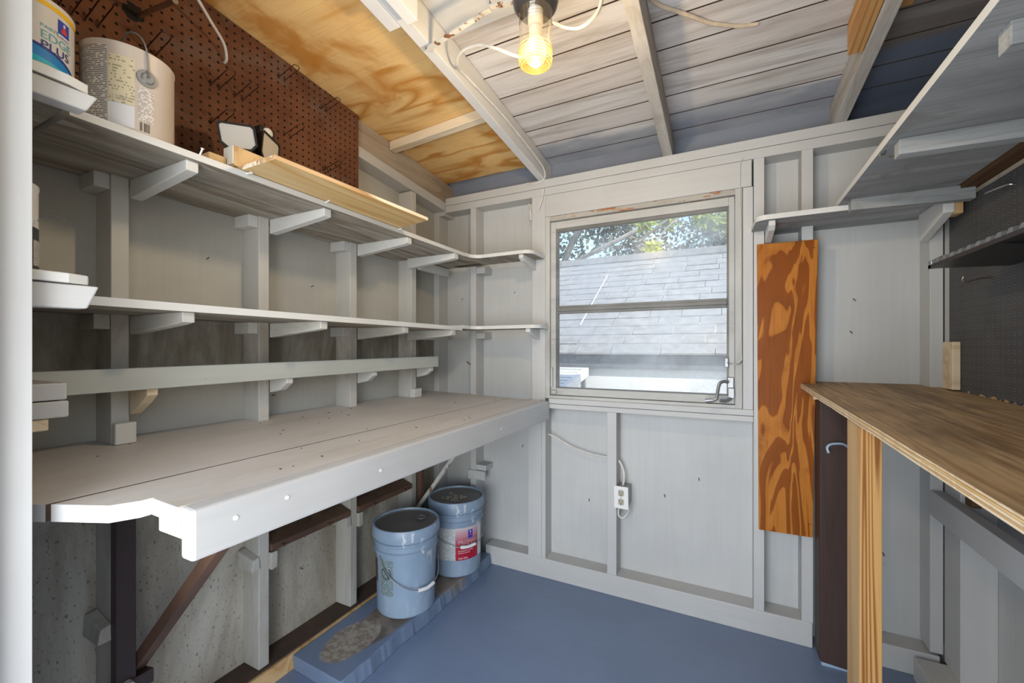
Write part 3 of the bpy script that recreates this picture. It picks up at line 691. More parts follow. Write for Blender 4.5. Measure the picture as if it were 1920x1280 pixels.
angle_iron('brace', (-1.44, 1.745, .34), (-1.19, 1.752, .665), .018, .004, (0, 1, 0), 'rust_pale', t)
angle_iron('brace', (-1.19, 1.752, .665), (-1.02, 1.757, .90), .018, .004, (0, 1, 0), 'rust', t)

tag(obj('wood_block', MB().hexa([(-1.455, .520, .9445), (-1.432, .520, .9435), (-1.432, .566, .9435), (-1.455, .566, .9445), (-1.455, .520, 1.0), (-1.432, .520, 1.0), (-1.432, .566, 1.0), (-1.455, .566, 1.0)]), 'shelf', None, .003, loc=(-1.44, .543, .944)),
    'small white split wood block on the workbench against the nearest stud', 'block')
tag(obj('wood_block', box(-1.457, -1.425, 1.715, 1.775, .9445, .990), 'shelf', None, .003, loc=(-1.44, 1.745, .944)),
    'small white wood block on the workbench against the farthest stud', 'block')
# crumbs on the bench
cr = MB()
for _ in range(38):
    x = random.uniform(-1.44, -.86); y = random.uniform(.45, 1.98); a = random.uniform(0, PI); l = random.uniform(.001, .0038)
    cr.box(x - l, x + l, y - l * .4, y + l * .4, zb(x) + .0002, zb(x) + .002)
o = tag(obj('crumbs', cr, 'nail', None), 'dark crumbs and dead insects scattered over the white workbench top', 'debris'); o['kind'] = 'stuff'

# ------------------------------------------------------------------ paint cans
def gallon(name, label, c, mat, group=None):
    t = thing(name, label, 'paint can', c)
    R = .0825
    obj('body', MB().lathe([(0, 0), (R - .001, 0), (R + .001, .002), (R + .001, .005), (R, .008), (R, .180), (R + .0012, .184), (R + .0012, .189), (R - .004, .190)], c, 56), mat, t)
    obj('rim', MB().lathe([(R - .004, .1895), (R - .006, .192), (R - .014, .190), (R - .016, .184), (0, .184)], c, 56), 'grey_metal', t)
    return t, R
# blue / white / yellow can on the upper door-side shelf
c = (-1.25, .300, 1.690)
t, R = gallon('paint_can', 'white paint can with yellow rim, blue swoosh and EDGE PLUS lettering', c, 'can_white')
obj('yellow_band', MB().patch(c, R + .0005, -60, 130, .172, .183, 30), 'ink_yellow', t)
sw = lambda u: .100 - .004 * u - .034 * u * u
obj('swoosh', MB().patch(c, R + .0006, -20, 61, 0, 0, 24, top=lambda u: .096 - .002 * u - .029 * u * u * u, bot=lambda u: .090 - .002 * u - .031 * u * u * u), 'ink_navy', t)
obj('swoosh', MB().patch(c, R + .0006, -20, 61, 0, 0, 24, top=lambda u: .091 - .002 * u - .029 * u * u * u, bot=lambda u: .074 - .014 * u), 'ink_sky', t)
obj('swoosh', MB().patch(c, R + .0006, -20, 40, 0, 0, 24, top=lambda u: .074 - .014 * u * .74, bot=lambda u: .054 + .010 * u), 'ink_aqua', t)
lg = obj('logo', MB().patch(c, R + .0007, 29, 46, .135, .163, 6), 'ink_blue', t)
obj('logo_bar', MB().patch(c, R + .0009, 29, 46, .1275, .1345, 6), 'ink_white', lg)
obj('logo_bar', MB().patch(c, R + .0011, 30, 45, .129, .1305, 6), 'ink_navy', lg)
obj('logo_figure', MB().patch(c, R + .0010, 33, 42, 0, 0, 8, top=lambda u: .142 + .013 * math.sin(PI * u), bot=lambda u: .140), 'ink_red', lg)
obj('logo_figure', MB().patch(c, R + .0011, 36, 39, .153, .159, 3), 'ink_white', lg)
wrap_text('lettering', 'PAINTERS', .0095, c, R + .0008, 9, .129, 'ink_teal', t, 1.15, 'LEFT')
wrap_text('lettering', 'EDGE', .0225, c, R + .0008, 9, .1085, 'ink_teal', t, 1.05, 'LEFT')
wrap_text('lettering', 'PLUS', .0225, c, R + .0012, 9, .0885, 'ink_navy', t, 1.10, 'LEFT')
# beige can with wire bail on the long upper shelf
c = (-1.25, .480, 1.6825)
t, R = gallon('paint_can', 'dirty beige paint can with wire bail and paper labels on the upper shelf', c, 'can_beige')
obj('label_sheet', MB().patch(c, R + .0004, -120, -47, .004, .178, 20), 'lbl_text', t)
obj('label_sheet', MB().patch(c, R + .0004, -45, -15, .056, .160, 10), 'lbl_cream', t)
obj('label_sheet', MB().patch(c, R + .0004, -46, -15, .006, .055, 10), 'lbl_plain', t)
obj('label_sheet', MB().patch(c, R + .0004, -11, 9, .030, .104, 8), 'lbl_white', t)
bc = MB()
for k in range(16):
    a = -9 + k * .82
    if random.random() < .8: bc.patch(c, R + .0008, a, a + random.choice((.3, .55)), .006, .026, 1)
obj('barcode', bc, 'ink_black', t)
bc = MB()
for k in range(22):
    a = -43 + k * 1.0
    if random.random() < .85: bc.patch(c, R + .0008, a, a + random.choice((.35, .6)), .062, .072, 1)
obj('barcode', bc, 'tan_outlet', t)
ex = c[0] + R; ey = c[1]
ear = obj('ear', MB().tube([(ex - .004, ey, c[2] + .128), (ex + .002, ey, c[2] + .128)], [.020, .019], 20).tube([(ex + .002, ey, c[2] + .128), (ex + .006, ey, c[2] + .128)], [.013, .010], 16), 'grey_metal', t)
obj('bail', MB().tube(smooth_path([(ex + .010, ey, c[2] + .128), (ex + .004, ey, c[2] + .150), (ex + .002, ey - .004, c[2] + .20), (ex - .016, ey - .012, c[2] + .228), (ex - .05, ey - .018, c[2] + .236), (ex - .10, ey - .012, c[2] + .222), (ex - .15, ey - .004, c[2] + .19), (ex - .171, ey, c[2] + .13)]), .0017, 8), 'grey_metal', t)
# half hidden can on the middle door-side shelf
# half hidden can on the middle door-side shelf
c = (-1.255, .249, 1.3325)
t, R = gallon('paint_can', 'white can with black label half hidden behind the door jamb, middle shelf', c, 'can_white')
obj('label_sheet', MB().patch(c, R + .0005, -40, 130, .010, .105, 30), 'ink_black', t)
obj('label_print', MB().patch(c, R + .0009, 50, 120, .030, .080, 12), 'lbl_text', t)
obj('bail', MB().tube(smooth_path([(-1.20, .318, 1.45), (-1.185, .335, 1.462), (-1.165, .345, 1.452)]), .0016, 6), 'grey_metal', t)

# ------------------------------------------------------------------ things on the upper left shelf
ZS = 1.6825
tag(obj('plywood_offcut', MB().hexa([(-1.225, .688, ZS), (-1.032, .693, ZS + .006), (-1.006, 1.290, ZS + .006), (-1.200, 1.312, ZS),
        (-1.225, .688, ZS + .012), (-1.032, .693, ZS + .018), (-1.006, 1.290, ZS + .018), (-1.200, 1.312, ZS + .012)], [0, 2, 1, 1, 1, 1]), ['ply_offcut', 'ply_edge', 'ply_offcut'], None, .001, loc=(-1.11, 1.0, ZS)),
    'long pale plywood offcut overhanging the edge of the upper left shelf', 'board')
tag(obj('wood_block', MB().hexa([(-1.46, .628, ZS), (-1.205, .628, ZS), (-1.205, .672, ZS), (-1.46, .672, ZS), (-1.46, .628, ZS + .034), (-1.205, .628, ZS + .036), (-1.205, .672, ZS + .036), (-1.46, .672, ZS + .034)]), 'pine_y', None, .003, loc=(-1.33, .65, ZS)),
    'raw pine stick lying across the upper left shelf beside the plywood offcut', 'block')
t = thing('wood_block', 'raw pine block with whitish end, in front of the floodlight on the upper shelf', 'block', (-1.18, .71, ZS))
obj('block_body', MB().hexa([(-1.225, .678, ZS + .0125), (-1.180, .678, ZS + .0125), (-1.180, .80, ZS + .0125), (-1.225, .80, ZS + .0125), (-1.225, .678, ZS + .068), (-1.180, .678, ZS + .068), (-1.180, .80, ZS + .068), (-1.225, .80, ZS + .068)]), 'pine_y', t, .003)
obj('pale_end', MB().box(-1.224, -1.181, .674, .6775, ZS + .016, ZS + .066), 'beige_lens', t, .001, label='whitish painted end of the block')

def flood_head(c, nrm, up, w, h, lens, parent):
    n = Vector(nrm).normalized(); u = Vector(up); u = (u - n * u.dot(n)).normalized(); r = u.cross(n)
    def oct_(w, h, k): return [(-w, -h + k), (-w, h - k * .4), (-w + k * .4, h), (w - k * .4, h), (w, h - k * .4), (w, -h + k), (w - k, -h), (-w + k, -h)]
    c = Vector(c); mb = MB(); P = oct_(w / 2, h / 2, .018); m = len(P)
    A = [c + r * a + u * b for a, b in P]; B = [c + r * a * .86 + u * b * .86 - n * .022 for a, b in P]
    Fi = [c + r * a * .88 + u * b * .86 for a, b in P]
    mb.add(A + B + Fi, [tuple(range(m, 2 * m))[::-1]] + [(i, (i + 1) % m, m + (i + 1) % m, m + i) for i in range(m)] + [(2 * m + i, 2 * m + (i + 1) % m, (i + 1) % m, i) for i in range(m)])
    hd = obj('lamp_head', mb, 'black', parent)
    Li = [p - n * .003 for p in Fi]
    obj('lens', MB().add(Li + [p - n * .004 for p in Li], [tuple(range(m)), tuple(range(m, 2 * m))[::-1]] + [(i, (i + 1) % m, m + (i + 1) % m, m + i) for i in range(m)]), lens, hd)
t = thing('security_floodlight', 'twin-head black security floodlight with white sensor on the upper left shelf', 'floodlight', (-1.36, .85, ZS))
flood_head((-1.300, .757, 1.836), (1, -.40, -.02), (0, -.18, 1), .100, .078, 'grey_lens', t)
flood_head((-1.330, .880, 1.850), (.87, .5, -.10), (0, 0, 1), .112, .090, 'beige_lens', t)
obj('mount_base', MB().box(-1.42, -1.335, .79, .87, ZS + .001, 1.80), 'black', t, .006)
obj('arm', MB().tube([(-1.37, .80, 1.79), (-1.335, .78, 1.825)], .012, 8), 'black', t)
obj('arm', MB().tube([(-1.38, .862, 1.79), (-1.355, .872, 1.845)], .012, 8), 'black', t)
sn = obj('sensor_housing', MB().box(-1.41, -1.355, .858, .912, 1.80, 1.937), 'black', t, .006)
dome = MB(); pr = [(.0165 * math.cos(i * PI / 12), .0165 * math.sin(i * PI / 12)) for i in range(7)]
nn = 20
vs = [(-1.354 + h * .6, .885 + r * math.cos(2 * PI * k / nn), 1.917 + r * math.sin(2 * PI * k / nn)) for r, h in pr for k in range(nn)]
dome.add(vs, [(i * nn + k, i * nn + (k + 1) % nn, (i + 1) * nn + (k + 1) % nn, (i + 1) * nn + k) for i in range(6) for k in range(nn)], 0, True)
obj('sensor_dome', dome, 'white_pl', sn)

# ------------------------------------------------------------------ brown pegboard, its hooks, pipe and cable
def jag_rect(y0, y1, z0, z1f, hole=None):
    return None
pb = MB()
XB = -1.4455
pb.hexa([(-1.4585, .17, 1.70), (XB - .004, .17, 1.70), (XB - .004, 1.364, 1.70), (-1.4585, 1.364, 1.70), (-1.4585, .17, 2.335), (XB - .004, .17, 2.335), (XB - .004, 1.364, 2.236), (-1.4585, 1.364, 2.236)])
pgb = obj('pegboard', pb, 'peg_brown', None, loc=(-1.45, .77, 1.70))
# object coordinates start at a hole row
tag(pgb, 'brown perforated hardboard pegboard on the left wall above the upper shelf', 'pegboard')
hole = []
for k in range(18):
    a = 2 * PI * k / 18; r = random.uniform(.018, .030)
    hole.append((.567 + r * math.cos(a), 2.125 + r * .95 * math.sin(a)))
obj('torn_hole', MB().prism(hole, 'X', XB - .0038, XB - .0032), 'pegh', pgb, label='ragged black hole around the pipe')
tag(obj('metal_pipe', MB().tube([(-1.449, .573, 2.119), (-1.262, .576, 2.094)], .0062, 14).tube([(-1.262, .576, 2.094), (-1.258, .576, 2.0935)], .0075, 14), 'steel', None, loc=(-1.449, .573, 2.119)),
    'short bare steel pipe sticking out of the torn hole in the brown pegboard', 'pipe')
XH = XB - .004
hk = MB()
hk_pts = []
def wire_hook(L, rise, w):
    return smooth_path([(0, 0, -.004), (.004, 0, -.006), (.010, 0, -.001), (L * .55, 0, rise * .5), (L * .92, 0, rise * .95), (L, -w * .2, rise + .004), (L, -w * .8, rise + .004), (L * .92, -w, rise * .95), (L * .55, -w, rise * .5), (.010, -w, -.001), (.004, -w, -.006), (0, -w, -.004)], 4)
def make_hook():
    t = thing('pegboard_hook', 'rusty wire', 'hook', (0, 0, 0))
    obj('double_wire', MB().tube(wire_hook(.095, .018, .025), .0016, 6), 'hook', t)
    obj('prong', MB().tube([(.004, 0, -.008), (.006, 0, .010), (.0, 0, .014)], .0016, 6), 'hook', t)
    obj('prong', MB().tube([(.004, -.025, -.008), (.006, -.025, .010), (.0, -.025, .014)], .0016, 6), 'hook', t)
    return t
hook0 = make_hook()
def dup(r0, loc, label, group, scale=1):
    r = r0.copy(); COL.objects.link(r); r.location = loc; r['label'] = label; r['group'] = group; r.scale = (scale,) * 3
    for ch in list(r0.children):
        d = ch.copy(); COL.objects.link(d); d.parent = r
        for g in ch.children:
            e = g.copy(); COL.objects.link(e); e.parent = d
    return r
HK = [(.442, 2.036, 'rusty wire pegboard hook nearest the door, partly out of frame at the top'),
      (.491, 2.038, 'rusty wire pegboard hook directly left of the torn hole and pipe'),
      (.613, 2.036, 'rusty wire pegboard hook just behind the beige can\'s wire bail'),
      (.784, 2.037, 'rusty wire pegboard hook just under the end of the hanging white cable'),
      (.857, 2.039, 'rusty wire pegboard hook just right of the hook under the white cable'),
      (.783, 1.917, 'rusty wire pegboard hook directly above the floodlight\'s left lamp head'),
      (1.030, 1.990, 'rusty wire pegboard hook right of the floodlight\'s sensor head'),
      (1.009, 2.191, 'rusty wire pegboard hook high up near the plywood ceiling'),
      (1.191, 2.171, 'rusty wire pegboard hook highest and close to the board\'s far edge'),
      (1.199, 1.924, 'rusty wire pegboard hook low down just above the plywood offcut')]
for i, (y_, z_, lb) in enumerate(HK):
    if i == 0: hook0.location = (XH, y_, z_); hook0['label'] = lb; hook0['group'] = 'hooks on the brown pegboard'
    else: dup(hook0, (XH, y_, z_), lb, 'hooks on the brown pegboard', 1.0 if i < 5 else .92)
tag(obj('cable', MB().tube(smooth_path([(-1.447, .800, 2.128), (-1.43, .797, 2.134), (-1.405, .775, 2.160), (-1.37, .72, 2.178), (-1.32, .64, 2.200), (-1.30, .55, 2.235)]), .0042, 8), 'cable', None, loc=(-1.447, .8, 2.128)),
    'white cable end curving down in front of the brown pegboard', 'cable')

# ------------------------------------------------------------------ paint buckets
def make_bucket(name, label, c, face):
    t = thing(name, label, 'bucket', c, None)
    k = .93
    prof = [(0, 0), (.130, 0), (.1345, .006), (.142, .262), (.150, .266), (.151, .276), (.1445, .280), (.145, .300), (.151, .304), (.152, .313), (.1455, .316), (.146, .338)]
    obj('body', MB().lathe([(r * k, z) for r, z in prof], c, 64), 'bucket', t)
    l = obj('lid_rim', MB().lathe([(r * k, z) for r, z in [(.147, .326), (.1575, .328), (.1585, .334), (.1565, .366), (.153, .373), (.146, .373), (.143, .365)]], c, 64), 'bucket', t)
    obj('lid_panel', MB().lathe([(r * k, z) for r, z in [(.1435, .364), (.138, .366), (.134, .362), (0, .362)]], c, 64), 'lid', l)
    return t, k
def bail_handle(t, c, R, face, drop, mat='grey_metal'):
    pts = []
    for i in range(-12, 13):
        s = i / 12; a = math.radians(face + s * 92)
        z = .268 - drop * (math.cos(s * PI / 2) ** .75)
        pts.append((c[0] + (R + .004 + .012 * math.cos(s * PI / 2)) * math.cos(a), c[1] + (R + .004 + .012 * math.cos(s * PI / 2)) * math.sin(a), c[2] + z))
    h = obj('handle', MB().tube(pts, .0022, 8), mat, t)
    g = []
    for i in range(-3, 4):
        a = math.radians(face + i * 5.2); g.append((c[0] + (R + .017) * math.cos(a), c[1] + (R + .017) * math.sin(a), c[2] + .268 - drop + abs(i) * .0012))
    obj('grip', MB().tube(g, .0075, 10), 'white_pl', h, label='white plastic grip')
    for s in (-92, 92):
        a = math.radians(face + s); d = Vector((math.cos(a), math.sin(a), 0)); p = Vector(c) + d * (R - .006) + Vector((0, 0, .268))
        obj('ear', MB().tube([p, p + d * .014], .012, 12), 'bucket', t)
c1 = (-1.272, 1.475, .0605)
t, k = make_bucket('paint_bucket', 'blue five-gallon bucket in front, splashed with white paint, without a printed red label', c1, 0)
bail_handle(t, c1, .131, -14, .150)
obj('spout_cap', MB().lathe([(.020, .368), (.021, .374), (.016, .375), (.014, .371), (0, .371)], (c1[0] + .045, c1[1] + .05, c1[2]), 20), 'lid', t)
obj('warning_label', MB().patch(c1, lambda z: .93 * (.1345 + .0075 * (z - .006) / .256) + .0006, -104, -74, .095, .248, 10), 'lbl_green', t)
ring = MB()
for i in range(28):
    a0, a1 = 2 * PI * i / 28, 2 * PI * (i + 1) / 28
    def q(a, r): return (c1[0] + .1312 * math.cos(math.radians(-89) + r * math.cos(a) / .131), c1[1] + .1312 * math.sin(math.radians(-89) + r * math.cos(a) / .131), c1[2] + .190 + r * 1.05 * math.sin(a))
    ring.add([q(a0, .021), q(a1, .021), q(a1, .0245), q(a0, .0245)], [(0, 1, 2, 3)])
def q2(u, v): return (c1[0] + .1313 * math.cos(math.radians(-89) + u / .131), c1[1] + .1313 * math.sin(math.radians(-89) + u / .131), c1[2] + .190 + v)
ring.add([q2(-.017, .013), q2(-.014, .017), q2(.0, .002), q2(-.003, -.001)], [(0, 1, 2, 3)]).add([q2(-.003, -.001), q2(.0, .002), q2(.017, -.014), q2(.014, -.018)], [(0, 1, 2, 3)])
obj('warning_symbol', ring, 'ink_black', t)
obj('sticker', MB().patch(c1, lambda z: .93 * (.1345 + .0075 * (z - .006) / .256) + .0010, -134, -116, .135, .235, 5), 'rust', t, label='torn reddish sticker')
obj('paint_smear', MB().patch(c1, .1452, -72, -38, .345, .362, 8), 'can_white', t, label='white smear on the lid rim')

c2 = (-1.252, 1.843, .0605)
t, k = make_bucket('paint_bucket', 'blue five-gallon bucket behind in the corner, with a red and white printed label', c2, 0)
Rl = .1325
obj('label_sheet', MB().patch(c2, Rl, -110, -58, .088, .245, 20), 'lbl_bucket', t)
lp = obj('front_label', MB().patch(c2, Rl + .0002, -58, -3, .088, .247, 20), 'lbl_red', t)
obj('label_sheet', MB().patch(c2, Rl, -3, 12, .088, .245, 6), 'lbl_plain', t)
obj('logo', MB().patch(c2, Rl + .001, -30, -19, .192, .232, 5), 'ink_blue', lp)
obj('logo_figure', MB().patch(c2, Rl + .0014, -27.5, -21.5, 0, 0, 6, top=lambda u: .206 + .012 * math.sin(PI * u), bot=lambda u: .205), 'ink_red', lp)
obj('logo_figure', MB().patch(c2, Rl + .0015, -26, -23, .220, .227, 3), 'ink_white', lp)
wrap_text('lettering', 'PROMAR', .026, c2, Rl + .0012, -30, .168, 'ink_grey', lp, 1.0)
wrap_text('lettering', '200', .034, c2, Rl + .0012, -30, .142, 'ink_grey', lp, 1.3)
for zz, sz, tx in ((.1305, .0085, 'INTERIOR LATEX'), (.1205, .0075, 'EXTRA WHITE')):
    wrap_text('lettering', tx, sz, c2, Rl + .0012, -52, zz, 'ink_white', lp, 1.25, 'LEFT')
wrap_text('lettering', '4.65 GAL', .013, c2, Rl + .0012, -52, .0935, 'ink_white', lp, 1.0, 'LEFT')
bail_handle(t, c2, .133, -33, .110)
obj('dried_paint', deb(MB(), c2[0] - .05, c2[0] + .06, c2[1] - .07, c2[1] + .02, c2[2] + .3625, 70, .010), 'tan_outlet', t)['kind'] = 'stuff'

# blue concrete ledge under the buckets
ed = [(-1.432, 1.035)]
n = 70
right = []
for i in range(n + 1):
    f = i / n; yy = 1.02 + (2.035 - 1.02) * f
    right.append((-1.172 + .02 * f + .004 * math.sin(f * 17) + .002 * math.sin(f * 61) + random.uniform(-.0012, .0012), yy))
top = [(-1.432, 1.03)] + right + [(-1.432, 2.035)]
bot = [(-1.432, 1.035)] + [(x + .010 + random.uniform(0, .0015), yy + (.002 if k_ == 0 else 0)) for k_, (x, yy) in enumerate(right)] + [(-1.432, 2.035)]
mb = MB(); m = len(top)
mb.add([(x, y_, .001) for x, y_ in bot] + [(x, y_, .058) for x, y_ in top], [tuple(range(m))[::-1], tuple(range(m, 2 * m))] + [(i, (i + 1) % m, m + (i + 1) % m, m + i) for i in range(m)])
tag(obj('concrete_ledge', mb, 'curb', None, .003), 'low blue-painted concrete ledge with bare worn patch along the left wall', 'ledge')

# ------------------------------------------------------------------ back wall: outlet and its cord, plywood panel, posts
t = thing('wall_outlet', 'white double electrical outlet on the back wall stud under the window', 'outlet', (-.438, 2.06, .43))
obj('outlet_box', box(-.458, -.405, 2.04, 2.128, .44, .53), 'grey_metal', t, .003)
obj('cover_plate', MB().hexa([(-.469, 2.032, .431), (-.400, 2.032, .431), (-.400, 2.039, .431), (-.469, 2.039, .431), (-.471, 2.032, .538), (-.402, 2.032, .538), (-.402, 2.039, .538), (-.471, 2.039, .538)]), 'white_pl', t, .003)
for zc in (.507, .465):
    rc = obj('receptacle', MB().prism([(-.435 + .0165 * max(-.82, min(.82, 1.15 * math.cos(a * PI / 12))), zc + .0155 * math.sin(a * PI / 12)) for a in range(24)], 'Y', 2.0295, 2.033), 'tan_outlet', t)
    obj('slot', MB().box(-.4425, -.4405, 2.029, 2.0294, zc - .002, zc + .008).box(-.4305, -.4285, 2.029, 2.0294, zc - .002, zc + .007).box(-.4375, -.4325, 2.029, 2.0294, zc - .011, zc - .006), 'pegh', rc)
obj('screw', MB().tube([(-.435, 2.0325, .486), (-.435, 2.030, .486)], .003, 8), 'tan_outlet', t)
tag(obj('cord', MB().tube(smooth_path([(-.829, 2.085, .744), (-.79, 2.09, .730), (-.736, 2.095, .702), (-.68, 2.095, .680), (-.60, 2.095, .662), (-.52, 2.10, .653), (-.506, 2.10, .651)]), .0042, 8), 'cable', None, loc=(-.829, 2.085, .744)),
    'white electric cord sagging from window stud to the outlet stud', 'cable')
tag(obj('cord', MB().tube(smooth_path([(-.458, 2.09, .648), (-.446, 2.088, .628), (-.434, 2.082, .60), (-.430, 2.078, .57), (-.435, 2.075, .532)]), .0055, 8), 'cable', None, loc=(-.435, 2.075, .532)),
    'short white cord running down into the top of the outlet', 'cable')
tag(obj('cord', MB().tube(smooth_path([(-.438, 2.07, .438), (-.453, 2.06, .415), (-.450, 2.055, .388), (-.432, 2.055, .380), (-.415, 2.06, .398), (-.406, 2.07, .418), (-.410, 2.075, .438)]), .0045, 8), 'cable', None, loc=(-.43, 2.07, .438)),
    'small loop of white cord hanging under the outlet', 'cable')
t = thing('plywood_board', 'tall orange-brown plywood panel screwed to the back wall right of the window', 'panel', (.23, 2.032, .44))
obj('panel_sheet', MB().hexa([(.135, 2.027, .445), (.320, 2.027, .448), (.320, 2.039, .448), (.135, 2.039, .445), (.128, 2.027, 1.634), (.338, 2.027, 1.632), (.338, 2.039, 1.632), (.128, 2.039, 1.634)]), 'ply_panel', t, .001)
for x, z in ((.19, 1.55), (.136, 1.35), (.135, 1.30), (.17, .95), (.25, .90), (.145, .82), (.25, .76), (.143, .49), (.31, .50), (.325, 1.60)):
    obj('screw', MB().tube([(x, 2.0275, z), (x, 2.0262, z)], .0028, 8), 'nail', t)
tag(obj('post', MB().hexa([(.328, 1.945, .012), (.42, 1.945, .006), (.42, 2.037, .012), (.328, 2.037, .012), (.328, 1.945, 1.038), (.42, 1.945, 1.038), (.42, 2.037, 1.038), (.328, 2.037, 1.038)]), 'dark_post', None, .008, loc=(.37, 1.99, 0)),
    'dark brown painted post standing behind the light fir post', 'post')
obj('support_shim', box(.335, .415, 1.95, 2.03, 0, .012), 'blue_nail', bpy.data.objects['post'])
tag(obj('hook', MB().tube(smooth_path([(.415, 1.944, .835), (.395, 1.93, .848), (.362, 1.925, .845), (.348, 1.922, .832), (.352, 1.920, .812)]), .0045, 8), 'blue_nail', None, loc=(.415, 1.944, .835)),
    'blue painted bent hook on the dark brown post', 'hook')
tag(obj('post', MB().hexa([(.288, 1.25, 0), (.330, 1.25, 0), (.330, 1.36, 0), (.288, 1.36, 0), (.288, 1.25, 1.022), (.330, 1.25, 1.022), (.330, 1.36, 1.024), (.288, 1.36, 1.024)], [0, 0, 0, 0, 0, 1]), ['fir', 'fir_pale'], None, .002, loc=(.31, 1.3, 0)),
    'light fir post with strong grain holding up the brown worktop', 'post')

# ------------------------------------------------------------------ right worktop
def zw(y_): return 1.063 - (2.13 - y_) * .0247
t = thing('worktop', 'worn brown plywood worktop along the right wall under the grey pegboard', 'worktop', (.5, 1.3, 1.0))
mb = MB()
front = [(.281, 2.127)] + [(.2805 + random.uniform(-.0015, .0015), yy) for yy in (1.9, 1.72, 1.60, 1.5, 1.40, 1.30, 1.22, 1.1, .9, .7, .5)] + [(.279, .26)]
poly = front + [(.702, .26), (.702, 2.035), (.668, 2.035), (.668, 2.127)]
m = len(poly)
mb.add([(x, y_, zw(y_) - .019) for x, y_ in poly] + [(x, y_, zw(y_)) for x, y_ in poly], [tuple(range(m))[::-1], tuple(range(m, 2 * m))] + [(i, (i + 1) % m, m + (i + 1) % m, m + i) for i in range(m)])
obj('top_board', mb, 'bench_ply', t)
for a, b, mm in ((.0005, .0035, 'pine'), (.0045, .0075, 'ply_offcut'), (.008, .0115, 'pine'), (.012, .0145, 'fir_pale'), (.015, .0185, 'pine')):
    lay = MB()
    for (x0, y0), (x1, y1) in zip(front[:-1], front[1:]):
        
        lay.hexa([(x0 - .0012, y0, zw(y0) - b), (x0 + .001, y0, zw(y0) - b), (x1 + .001, y1, zw(y1) - b), (x1 - .0012, y1, zw(y1) - b), (x0 - .0012, y0, zw(y0) - a), (x0 + .001, y0, zw(y0) - a), (x1 + .001, y1, zw(y1) - a), (x1 - .0012, y1, zw(y1) - a)])
    obj('edge_layer', lay, mm, t)
obj('split_splinter', MB().hexa([(.302, 1.90, zw(1.9) - .048), (.40, 1.90, zw(1.9) - .042), (.40, 1.912, zw(1.9) - .036), (.302, 1.912, zw(1.9) - .042), (.302, 1.90, zw(1.9) - .038), (.40, 1.90, zw(1.9) - .026), (.40, 1.912, zw(1.9) - .024), (.302, 1.912, zw(1.9) - .036)]), 'pine', t, .002)
tag(obj('edge_batten', MB().box(.683, .7035, 1.905, 1.975, 1.062, 1.222), ['pine'], None, .002, loc=(.69, 1.94, 1.06)),
    'short upright scrap of whitish wood on the worktop against the grey pegboard', 'wood strip')

# grey pegboard
bot_pts = [(1.987, 1.058)]
y_ = 1.975
while y_ > .30:
    bot_pts.append((y_, 1.050 + random.uniform(-.007, .007))); y_ -= random.uniform(.012, .022)
bot_pts.append((.30, 1.045))
pgr = obj('pegboard', MB().prism(bot_pts + [(.30, 1.685), (1.987, 1.685)], 'X', .7045, .7095), 'peg_grey', None, loc=(.705, 1.0, 1.05))
tag(pgr, 'dark grey perforated hardboard pegboard on the right wall above the worktop', 'pegboard')
jag = MB()
for (a, za), (b, zb_) in zip(bot_pts[1:-1], bot_pts[2:]):
    if random.random() < .55:
        jag.add([(.7035, a, za + .006), (.7035, b, zb_ + .005), (.701, (a + b) / 2, min(za, zb_) - .004 - random.uniform(0, .006)), (.7065, (a + b) / 2, (za + zb_) / 2)], [(0, 1, 2), (0, 2, 3), (1, 3, 2), (0, 3, 1)])
obj('frayed_edge', jag, 'fir_pale', pgr, label='frayed orange-brown lower edge')['kind'] = 'stuff'
def j_hook(loc, label):
    t = tag(obj('pegboard_hook', MB().tube(smooth_path([(loc[0] + .001, loc[1], loc[2]), (loc[0] - .03, loc[1], loc[2] - .003), (loc[0] - .052, loc[1], loc[2] - .010), (loc[0] - .062, loc[1] - .002, loc[2] - .004), (loc[0] - .060, loc[1] - .003, loc[2] + .006)]), .0028, 8), 'steel', None, loc=loc), label, 'hook', 'hooks on the grey pegboard')
    return t
j_hook((.703, 1.725, 1.408), 'bright metal hook on the grey pegboard just under the black rack')
tag(obj('pegboard_hook', MB().tube(smooth_path([(.704, 1.615, 1.640), (.69, 1.62, 1.644), (.675, 1.66, 1.643), (.668, 1.672, 1.640)]), .0026, 8), 'steel', None, loc=(.704, 1.62, 1.64)), 'bright metal peg on the grey pegboard up under the long shelf', 'hook', 'hooks on the grey pegboard')

# black tool rack
t = thing('tool_rack', 'black slotted tool rack mounted across the grey pegboard', 'tool rack', (.70, 1.1, 1.43))
obj('tray', MB().prism([(.538, 1.431), (.702, 1.426), (.702, 1.434), (.546, 1.440)], 'Y', .32, 1.632), 'black_metal', t, .001)
obj('front_plate', MB().box(.534, .540, .32, 1.635, 1.430, 1.441), 'black_metal', t, .001)
obj('end_cap', MB().hexa([(.534, 1.615, 1.430), (.565, 1.615, 1.431), (.565, 1.636, 1.431), (.534, 1.636, 1.430), (.534, 1.615, 1.452), (.565, 1.615, 1.468), (.565, 1.636, 1.468), (.534, 1.636, 1.452)]), 'grey_metal', t, .002)
obj('top_strip', MB().hexa([(.566, .32, 1.452), (.700, .32, 1.495), (.700, 1.62, 1.495), (.566, 1.62, 1.452), (.566, .32, 1.456), (.700, .32, 1.499), (.700, 1.62, 1.499), (.566, 1.62, 1.456)]), 'grey_metal', t)
yy = 1.60
while yy > .40:
    obj('tooth', MB().hexa([(.536, yy - .022, 1.441), (.570, yy - .022, 1.448), (.570, yy, 1.448), (.536, yy, 1.441), (.538, yy - .018, 1.453), (.570, yy - .018, 1.459), (.570, yy - .004, 1.459), (.538, yy - .004, 1.453)]), 'grey_metal', t, .001)
    yy -= .042
